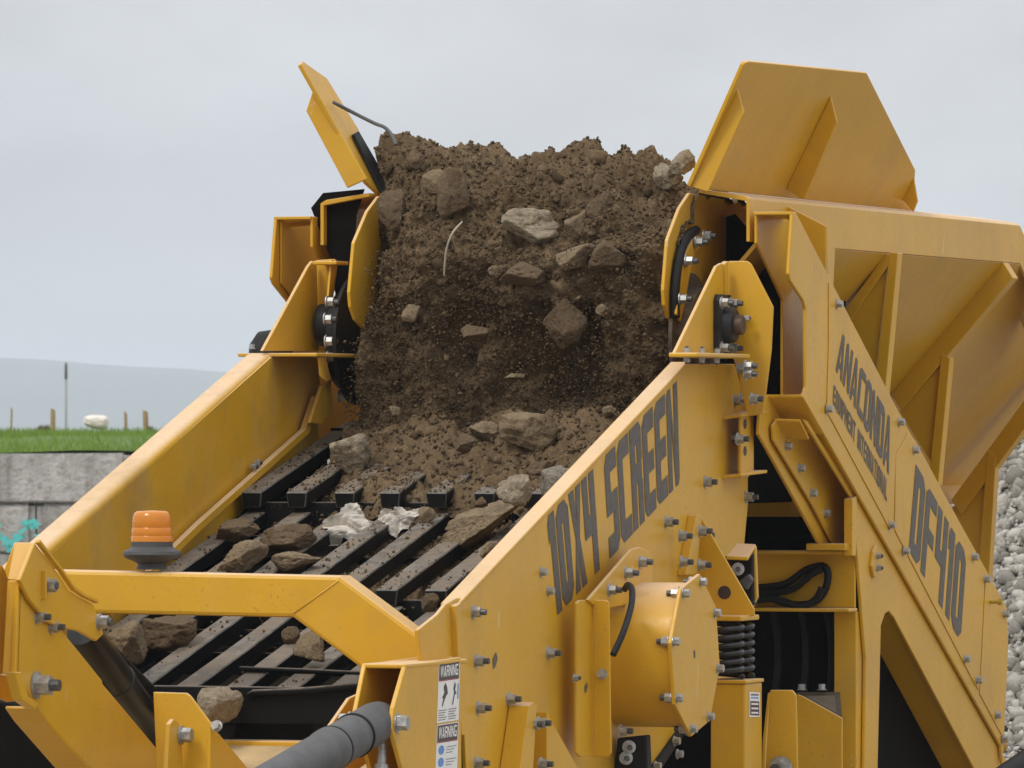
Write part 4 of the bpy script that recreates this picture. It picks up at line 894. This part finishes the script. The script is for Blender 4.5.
# ------------------------------------------------------------------ soil
def fbm(p, o=4):
    s, a, q = 0, 1, V(p)
    for _ in range(o): s += a*noise.noise(q); q = q*2.13+V((3.1, 1.7, 5.2)); a *= .5
    return s
PATH = [(2.4, 3.28), (1.6, 3.42), (.95, 3.49), (.62, 3.47), (.43, 3.37), (.33, 3.22), (.29, 3.06), (.29, 2.90), (.25, 2.76), (.21, 2.65), (.14, 2.575), (.02, 2.505)]
PT = spline([V((0, y, z)) for y, z in PATH], 420)
_d = [0]
for i in range(1, len(PT)): _d.append(_d[-1]+(PT[i]-PT[i-1]).length)
def soil_point(u, w):
    """u across -1..1, w 0..1 along the path from the belt over the head and down to the deck"""
    i = min(int(w*420), 420); p = PT[i].copy(); t = (PT[min(i+1, 420)]-PT[max(i-1, 0)]).normalized(); nrm = V((0, t.z, -t.y)) if t.y < 0 else V((0, -t.z, t.y))
    if nrm.y > 0 and nrm.z < .2: nrm = -nrm
    wide = .56 if p.z > 2.95 else .56+min(1, (2.95-p.z)/.25)*.10
    x = u*wide if u > 0 else u*(.545+max(0, p.z-3.385)*.5)
    sb = max(0, min(1, (-.36-x)/.18)); sb = sb*sb*(3-2*sb)*max(0, min(1, (p.z-2.85)/.2))*max(0, min(1, (3.46-p.z)/.10)); p.y += .15*sb
    top = np.interp(x, [-.66, -.56, -.45, -.3, -.1, .1, .25, .36, .5, .56], [.08, .06, .03, .035, -.01, .02, .015, -.09, -.12, -.10])
    lift = max(0, min(1, (p.z-3.2)/.2)); p.z += top*lift
    q = V((x, p.y, p.z)); amp = .066 if p.z > 2.62 else .03
    d = amp*fbm(q*4.2, 3)+.030*fbm(q*13+V((4, 0, 0)), 3)+.013*fbm(q*40, 3)
    wq = q+V((fbm(q*6, 2), fbm(q*6+V((7, 0, 0)), 2), fbm(q*6+V((0, 7, 0)), 2)))*.05
    f1 = noise.voronoi(wq*7.5)[0][0]; f2 = noise.voronoi(wq*19+V((3, 1, 2)))[0][0]
    msk = max(0, min(1, .5+1.2*fbm(q*2.6+V((1, 8, 2)), 2)))
    d += .075*(.42-f1)*msk+.026*(.42-f2)
    cur = max(0, min(1, (3.14-p.z)/.25))*max(0, min(1, (p.z-2.60)/.08)); d -= cur*(.02+.16*max(0, fbm(V((x*4.5, 3, p.z*2.2)), 3)+.15))
    # hollow in the falling curtain
    d -= .13*math.exp(-((x-.13)/.16)**2-((p.z-2.80)/.10)**2) + .09*math.exp(-((x+.42)/.10)**2-((p.z-2.80)/.13)**2)
    d += .07*math.exp(-((x-.10)/.22)**2-((p.z-3.02)/.09)**2) + .05*math.exp(-((x+.25)/.2)**2-((p.z-3.12)/.1)**2)
    if w > .97: d -= (w-.97)*1.2
    if p.y < -.02: d += .035*(1 if x > 0 else 0)*min(1, max(0, x)*3)
    r = q+nrm*d; return V((x, r.y, r.z)), nrm
def soil():
    NU, NW = 230, 330; vs, fs = [], []
    W0 = .16
    for j in range(NW+1):
        for i in range(NU+1):
            p, _ = soil_point(-1+2*i/NU, W0+(1-W0)*j/NW); vs.append(p)
    for j in range(NW):
        for i in range(NU):
            a = j*(NU+1)+i; fs.append([a, a+NU+1, a+NU+2, a+1])
    o = link('soil_heap', mesh('soil_heap', vs, fs), SOIL, smooth=True)
    kind(o, 'stuff', 'dark brown soil pouring over the belt head down onto the bars', 'soil')
    rng = np.random.default_rng(11); rg = random.Random(12)
    pos, rad = [], []
    for k in range(42000):
        u, w = rg.uniform(-1, 1), rg.uniform(W0, .995)
        p, nr = soil_point(u, w); s = .0016+.009*rg.random()**6
        pos.append(p+nr*s*rg.uniform(-.2, .55)); rad.append(s)
    for k in range(110):                                   # clods
        u, w = rg.uniform(-1, 1), rg.uniform(.2, .99); p, nr = soil_point(u, w); s = .016+.024*rg.random()**2
        pos.append(p-nr*s*.15); rad.append(s)
    for k in range(26000):                                  # loose grains falling off the front
        u = rg.uniform(-1, 1); z = 2.58+.60*rg.random()**1.4; y = .31-.12*rg.random()-.10*(3.1-z)*rg.random()
        if fbm(V((u*4, z*2.2, 7)), 3) < rg.uniform(-.45, .25): continue
        pos.append(V((u*(.55 if z < 2.9 else .49), y, z))); rad.append(.0009+.0048*rg.random()**3+(.010*rg.random() if rg.random() < .012 else 0))
    g = grains('soil_grains', [tuple(p) for p in pos], rad, CRUMB, rng, False, .5, (.5, 1.0), o); g['kind'] = 'stuff'
soil()
def tier_z(y):
    """height of the bar tops at y and which tier"""
    for yt, zt in TIERS:
        if yt <= y: return zt+(y-yt)*FR/FL
    return TIERS[-1][1]
def deck_hit(x, y):
    best = None
    for yt, zt in TIERS:
        n = V((0, -FR, FL)).normalized(); p = atp(x, y, V((0, yt, zt)), n)
        if yt-.02 <= p.y <= yt+FL: 
            if best is None or (p-CAM).length < (best-CAM).length: best = p
    return best or at(x, y, 'Y', -1.2)
def deck_soil():
    rng = np.random.default_rng(21); rg = random.Random(22); pos, rad = [], []
    for k in range(60000):
        x = rg.uniform(-.68, .68); y = rg.uniform(-2.18, .25); z = tier_z(y); tier = 0 if y > -.39 else 1 if y > -1.29 else 2
        dens = [.75, .15, .04][tier] * (.35+.75*(x+.7)/1.4 if tier == 0 else 1) + .25*fbm(V((x*3, y*2, 1)), 2)
        kfr = (( -.615-x) % .158)/.158; onbar = kfr < .43
        if tier == 0 and y > -.15: dens += .3
        if rg.random() > dens: continue
        s = .0010+.0066*rg.random()**7
        if not onbar:
            z -= .05+.06*rg.random()
            if tier == 2: continue
        pos.append((x, y, z+s*.5)); rad.append(s)
    o = grains('loose_soil', pos, rad, CRUMB, rng, False, .35, (.6, 1.0)); kind(o, 'stuff', 'loose brown soil crumbs scattered over the black bars', 'soil')
    # spilled soil lying over and between the bars
    for x0, x1, y0, y1, fn in ((-.50, .672, -.365, .16, lambda x, y: -.035+.080*max(0, (x+.45))/1.1+.10*max(0, (y+.20))/.32), (-.30, .672, -1.26, -.42, lambda x, y: -.105+.07*max(0, x+.1)+.05*max(0, (y+.9))/.5)):
        NX, NY = 190, 110; vs, fs = [], []; zz = []
        for j in range(NY+1):
            for i in range(NX+1):
                x, y = x0+(x1-x0)*i/NX, y0+(y1-y0)*j/NY; q = V((x, y, 5))
                e_ = min(1, (x-x0)/.12)*min(1, (y-y0)/.06); z = tier_z(y)+fn(x, y)+.045*fbm(q*6, 3)+.020*fbm(q*20, 3)+.012*fbm(q*55, 2)+.03*(.42-noise.voronoi(q*15)[0][0])-.09*(1-max(0, e_))
                vs.append((x, y, z)); zz.append((x, y, z))
        for j in range(NY):
            for i in range(NX): a = j*(NX+1)+i; fs.append([a, a+1, a+NX+2, a+NX+1])
        pk = [zz[rg.randrange(len(zz))] for _ in range(9000)]; rk = [.0014+.012*rg.random()**7 for _ in pk]
        gg_ = grains('soil_spill_crumbs', [(p[0]+rg.uniform(-.004, .004), p[1]+rg.uniform(-.004, .004), p[2]+r_*.3) for p, r_ in zip(pk, rk)], rk, CRUMB, rng, False, .45, (.5, 1), o); gg_['kind'] = 'stuff'
        g_ = link('soil_spill', mesh('soil_spill', vs, fs), SOIL, o, smooth=True); g_['kind'] = 'stuff'
deck_soil()

# ------------------------------------------------------------------ rocks
def rock_mesh(dims, seed, ang=9, rough=.045):
    rg = random.Random(seed); bm = bmesh.new(); bmesh.ops.create_icosphere(bm, subdivisions=5 if dims[0] > .035 else 4, radius=1)
    pl = []
    for k in range(max(6, min(12, ang))):
        n = V((rg.gauss(0, 1), rg.gauss(0, 1), rg.gauss(0, 1))).normalized(); pl.append((n, .42+.36*rg.random()))
    off = V((seed*3.7, seed*1.3, 0)); mx = [1e-6, 1e-6, 1e-6]
    for v in bm.verts:
        d = v.co.normalized(); r = .95
        for n, h in pl:
            c = d.dot(n)
            if c > .05: r = min(r, h/c)
        chip = max(0, noise.noise(d*3.3+off)-.12)*.22
        r *= 1-chip+rough*1.3*noise.noise(d*2.1+off)+rough*noise.noise(d*6+off)+rough*.8*noise.noise(d*15+off)+rough*.5*noise.noise(d*34+off)
        v.co = d*r
        for k in range(3): mx[k] = max(mx[k], abs(v.co[k]))
    for v in bm.verts: v.co = V(tuple(v.co[k]/mx[k]*dims[k] for k in range(3)))
    me = bpy.data.meshes.new('rock'); bm.to_mesh(me); bm.free(); return me
TAN, PALE, BRN, GRY, DRK = (.30, .235, .155), (.40, .345, .265), (.175, .125, .08), (.30, .28, .245), (.125, .086, .052)
def rock(x, y, w, h, col, label, where, seed, rot=0, ang=14, sink=.35, depth=.8, tilt=0, name='rock'):
    """x, y: centre in the photograph, w, h: size in pixels; where: 'deck' or 'soil'"""
    if where == 'deck':
        c = deck_hit(x, y+h*.42); s = (c-CAM).dot(VIEW)/F
        c = c+V((0, .25*w*s*depth, 0)); c.z = c.z+h*s*.45
    elif where == 'soil':
        best = None
        for w_ in np.linspace(.28, .995, 220):
            for u in (None,):
                i = min(int(w_*420), 420); yq_ = PT[i].y; p = at(x, y, 'Y', yq_); uu = p.x/.56
                q, nr = soil_point(max(-1, min(1, uu)), w_); e_ = abs(q.z-p.z)
                if best is None or e_ < best[0]: best = (e_, V((p.x, q.y, p.z)), nr)
        c = best[1]; s = (c-CAM).dot(VIEW)/F; c = c+best[2]*(h*s*(.5-sink)*1.5)
    else: c = at(x, y, where[0], where[1]); s = (c-CAM).dot(VIEW)/F
    ex = 1.15 if where == 'soil' else 1.04
    o = link(name, rock_mesh((w*s*.50*ex, w*s*.46*depth*ex, h*s*.50*ex), seed, ang), ROCK, smooth=False)
    for p in o.data.polygons: p.use_smooth = True
    o.location = c; o.rotation_euler = (tilt, R(rot), TH)
    o.color = (*[min(1, q*1.25) for q in col], 1); tag(o, label, 'rock', 'rocks in the soil' if where == 'soil' else 'rocks on the bars')
    return o
RK = [
 (456, 203, 34, 50, BRN, 'rounded brown boulder standing upright near the top of the soil', 'soil', 0, 22),
 (437, 190, 26, 28, TAN, 'small tan rock touching the left of the upright brown boulder', 'soil', 0, 14),
 (535, 228, 56, 34, PALE, 'pale flat-topped rock, largest in the upper soil', 'soil', 8, 10),
 (573, 229, 24, 32, TAN, 'narrow tan rock just right of the pale flat-topped rock', 'soil', 10, 12),
 (583, 256, 42, 24, TAN, 'tan wedge rock below the narrow tan rock in the soil', 'soil', -18, 12),
 (612, 259, 38, 30, BRN, 'brown slab rock right of the tan wedge rock', 'soil', -30, 10),
 (685, 168, 27, 24, PALE, 'upper pale rock of the pair against the right hopper wing', 'soil', 0, 12),
 (668, 183, 28, 26, PALE, 'lower pale rock of the pair against the right hopper wing', 'soil', 15, 12),
 (601, 210, 28, 30, BRN, 'dark brown clod below the soil crest, right of centre', 'soil', 0, 24),
 (393, 216, 32, 40, BRN, 'brown rock beside the left skirt plate under the left wing', 'soil', 0, 16),
 (411, 314, 20, 19, TAN, 'small tan stone in the left of the falling soil', ('Y', .19), 0, 14),
 (473, 334, 32, 22, BRN, 'brown stone in the middle of the falling soil', ('Y', .19), -25, 14),
 (533, 277, 42, 24, BRN, 'flat brown rock below the pale flat-topped rock', 'soil', 10, 12),
 (565, 322, 44, 54, DRK, 'tall dark clod in the falling soil below the tan wedge', ('Y', .21), 12, 9),
 (604, 311, 17, 14, TAN, 'little tan stone right of the tall dark clod', ('Y', .20), 0, 12),
 (500, 272, 18, 14, TAN, 'little tan stone left of the flat brown rock', 'soil', 0, 12),
 (516, 377, 24, 7, TAN, 'thin flat stone falling in front of the dark hollow', ('Y', .17), 0, 10),
 (394, 411, 13, 11, TAN, 'pebble at the lower left foot of the falling soil', ('Y', .13), 0, 12),
 (610, 411, 16, 12, TAN, 'pebble at the lower right foot of the falling soil', ('Y', .12), 0, 12),
 (420, 166, 20, 18, BRN, 'brown lump left of the soil crest near the bent rod', 'soil', 0, 16),
 (344, 453, 46, 44, PALE, 'big pale angular rock alone on the upper bars at the left', 'deck', 12, 9),
 (528, 427, 58, 46, TAN, 'largest tan boulder at the foot of the falling soil', ('Y', -.03), 0, 13),
 (484, 430, 32, 22, TAN, 'tan rock just left of the largest tan boulder', ('Y', .02), 0, 12),
 (465, 444, 26, 20, BRN, 'small brown rock left of and below the tan rock by the boulder', ('Y', -.06), 20, 12),
 (500, 455, 36, 24, BRN, 'brown wedge rock below the largest tan boulder', 'deck', -25, 9),
 (541, 468, 38, 22, BRN, 'flat brown rock below and right of the largest boulder', ('Y', -.17), -18, 9),
 (513, 489, 38, 36, PALE, 'knobbly pale rock above the long slab', 'deck', 0, 16),
 (474, 525, 100, 36, TAN, 'long tan slab lying diagonally on the middle bars', 'deck', -27, 9),
 (560, 486, 44, 46, GRY, 'smooth grey rock leaning on the right side plate', ('X', .58), -38, 10),
 (491, 550, 30, 28, TAN, 'tan rock wedged against the right side plate below the slab', ('X', .56), -20, 12),
 (426, 516, 17, 18, TAN, 'small tan stone right of the torn white paper', 'deck', 0, 14),
 (234, 530, 46, 24, BRN, 'crumbly brown rock against the left side plate', 'deck', -12, 18),
 (286, 540, 62, 30, BRN, 'long brown rock left of the torn white paper', 'deck', -6, 13),
 (240, 559, 52, 32, TAN, 'pointed tan rock behind the arch bar below the crumbly rock', 'deck', -18, 9),
 (291, 563, 56, 22, TAN, 'flat tan rock behind the arch bar right of the pointed one', 'deck', -5, 9),
 (165, 631, 56, 42, BRN, 'large brown rock on the lower bars under the arch bar', 'deck', -10, 15),
 (126, 645, 44, 44, TAN, 'rough tan rock behind the black ram at the left', 'deck', 0, 16),
 (310, 650, 36, 44, TAN, 'tall tan rock on the lower bars under the arch bend', 'deck', 20, 10),
 (291, 636, 22, 20, BRN, 'small brown rock left of the tall rock under the arch bend', 'deck', 0, 14),
 (219, 703, 48, 44, PALE, 'pale block hanging over the front end of the lower bars', ('Y', -2.36), -12, 7),
 (428, 604, 20, 22, BRN, 'brown stone between the bars beside the arch bend', 'deck', 0, 12),
 (480, 503, 14, 12, BRN, 'little brown stone beside the knobbly pale rock', 'deck', 0, 12),
]
for i, (x, y, w, h, col, lab, wh, rot, ang) in enumerate(RK): rock(x, y, w, h, col, lab, wh, i+1, rot, ang)

# ------------------------------------------------------------------ torn paper, root
def scrap(x, y, w, h, seed, label, outline):
    c = deck_hit(x, y); s = (c-CAM).dot(VIEW)/F; N = 34; rg = random.Random(seed); off = V((seed*5, 0, 0)); vs, fs = [], []
    inside = lambda u, v: (lambda r_, a_: r_ < np.interp(a_ % 6.2832, [i*6.2832/len(outline) for i in range(len(outline)+1)], outline+outline[:1]))(math.hypot(u, v), math.atan2(v, u))
    idx = {}
    for j in range(N+1):
        for i in range(N+1):
            u, v = -1+2*i/N, -1+2*j/N
            if not inside(u, v): continue
            q = V((u, v, 0))
            f = .05*abs(noise.noise(q*1.2+off))+.010*abs(noise.noise(q*4+off))
            p = c + RIGHT*(u*w*s/2) + V((0, .35, .9)).normalized()*(v*h*s/2) + V((-.1, -.9, .35))*f*1.4
            idx[(i, j)] = len(vs); vs.append(p)
    for j in range(N):
        for i in range(N):
            k = [(i, j), (i+1, j), (i+1, j+1), (i, j+1)]
            k = [idx[q] for q in k if q in idx]
            if len(k) >= 3: fs.append(k)
    o = link('paper_scrap', mesh('paper_scrap', vs, fs), PAPER)
    sd_ = o.modifiers.new('thick', 'SOLIDIFY'); sd_.thickness = .0015; sd_.offset = 0
    o2 = tag(o, label, 'paper', 'torn paper on the bars'); return o
scrap(350, 527, 62, 50, 2, 'left, larger scrap of torn crumpled white paper on the bars', [.95, .6, .75, 1.15, .5, .65, .9, .55, 1.05, .6, .95, .5])
scrap(400, 521, 44, 40, 5, 'right, smaller scrap of torn crumpled white paper on the bars', [.7, 1.15, .55, .75, .6, 1.0, .95, .55, .75, 1.0, .65, .7])
ro = sweep('dry_root', spline([at(462, 222, 'Y', .26), at(452, 234, 'Y', .20), at(446, 252, 'Y', .19), at(444, 276, 'Y', .20)], 24), .0035, WIRE)
tag(ro, 'thin pale dry root curving down the face of the soil', 'root')
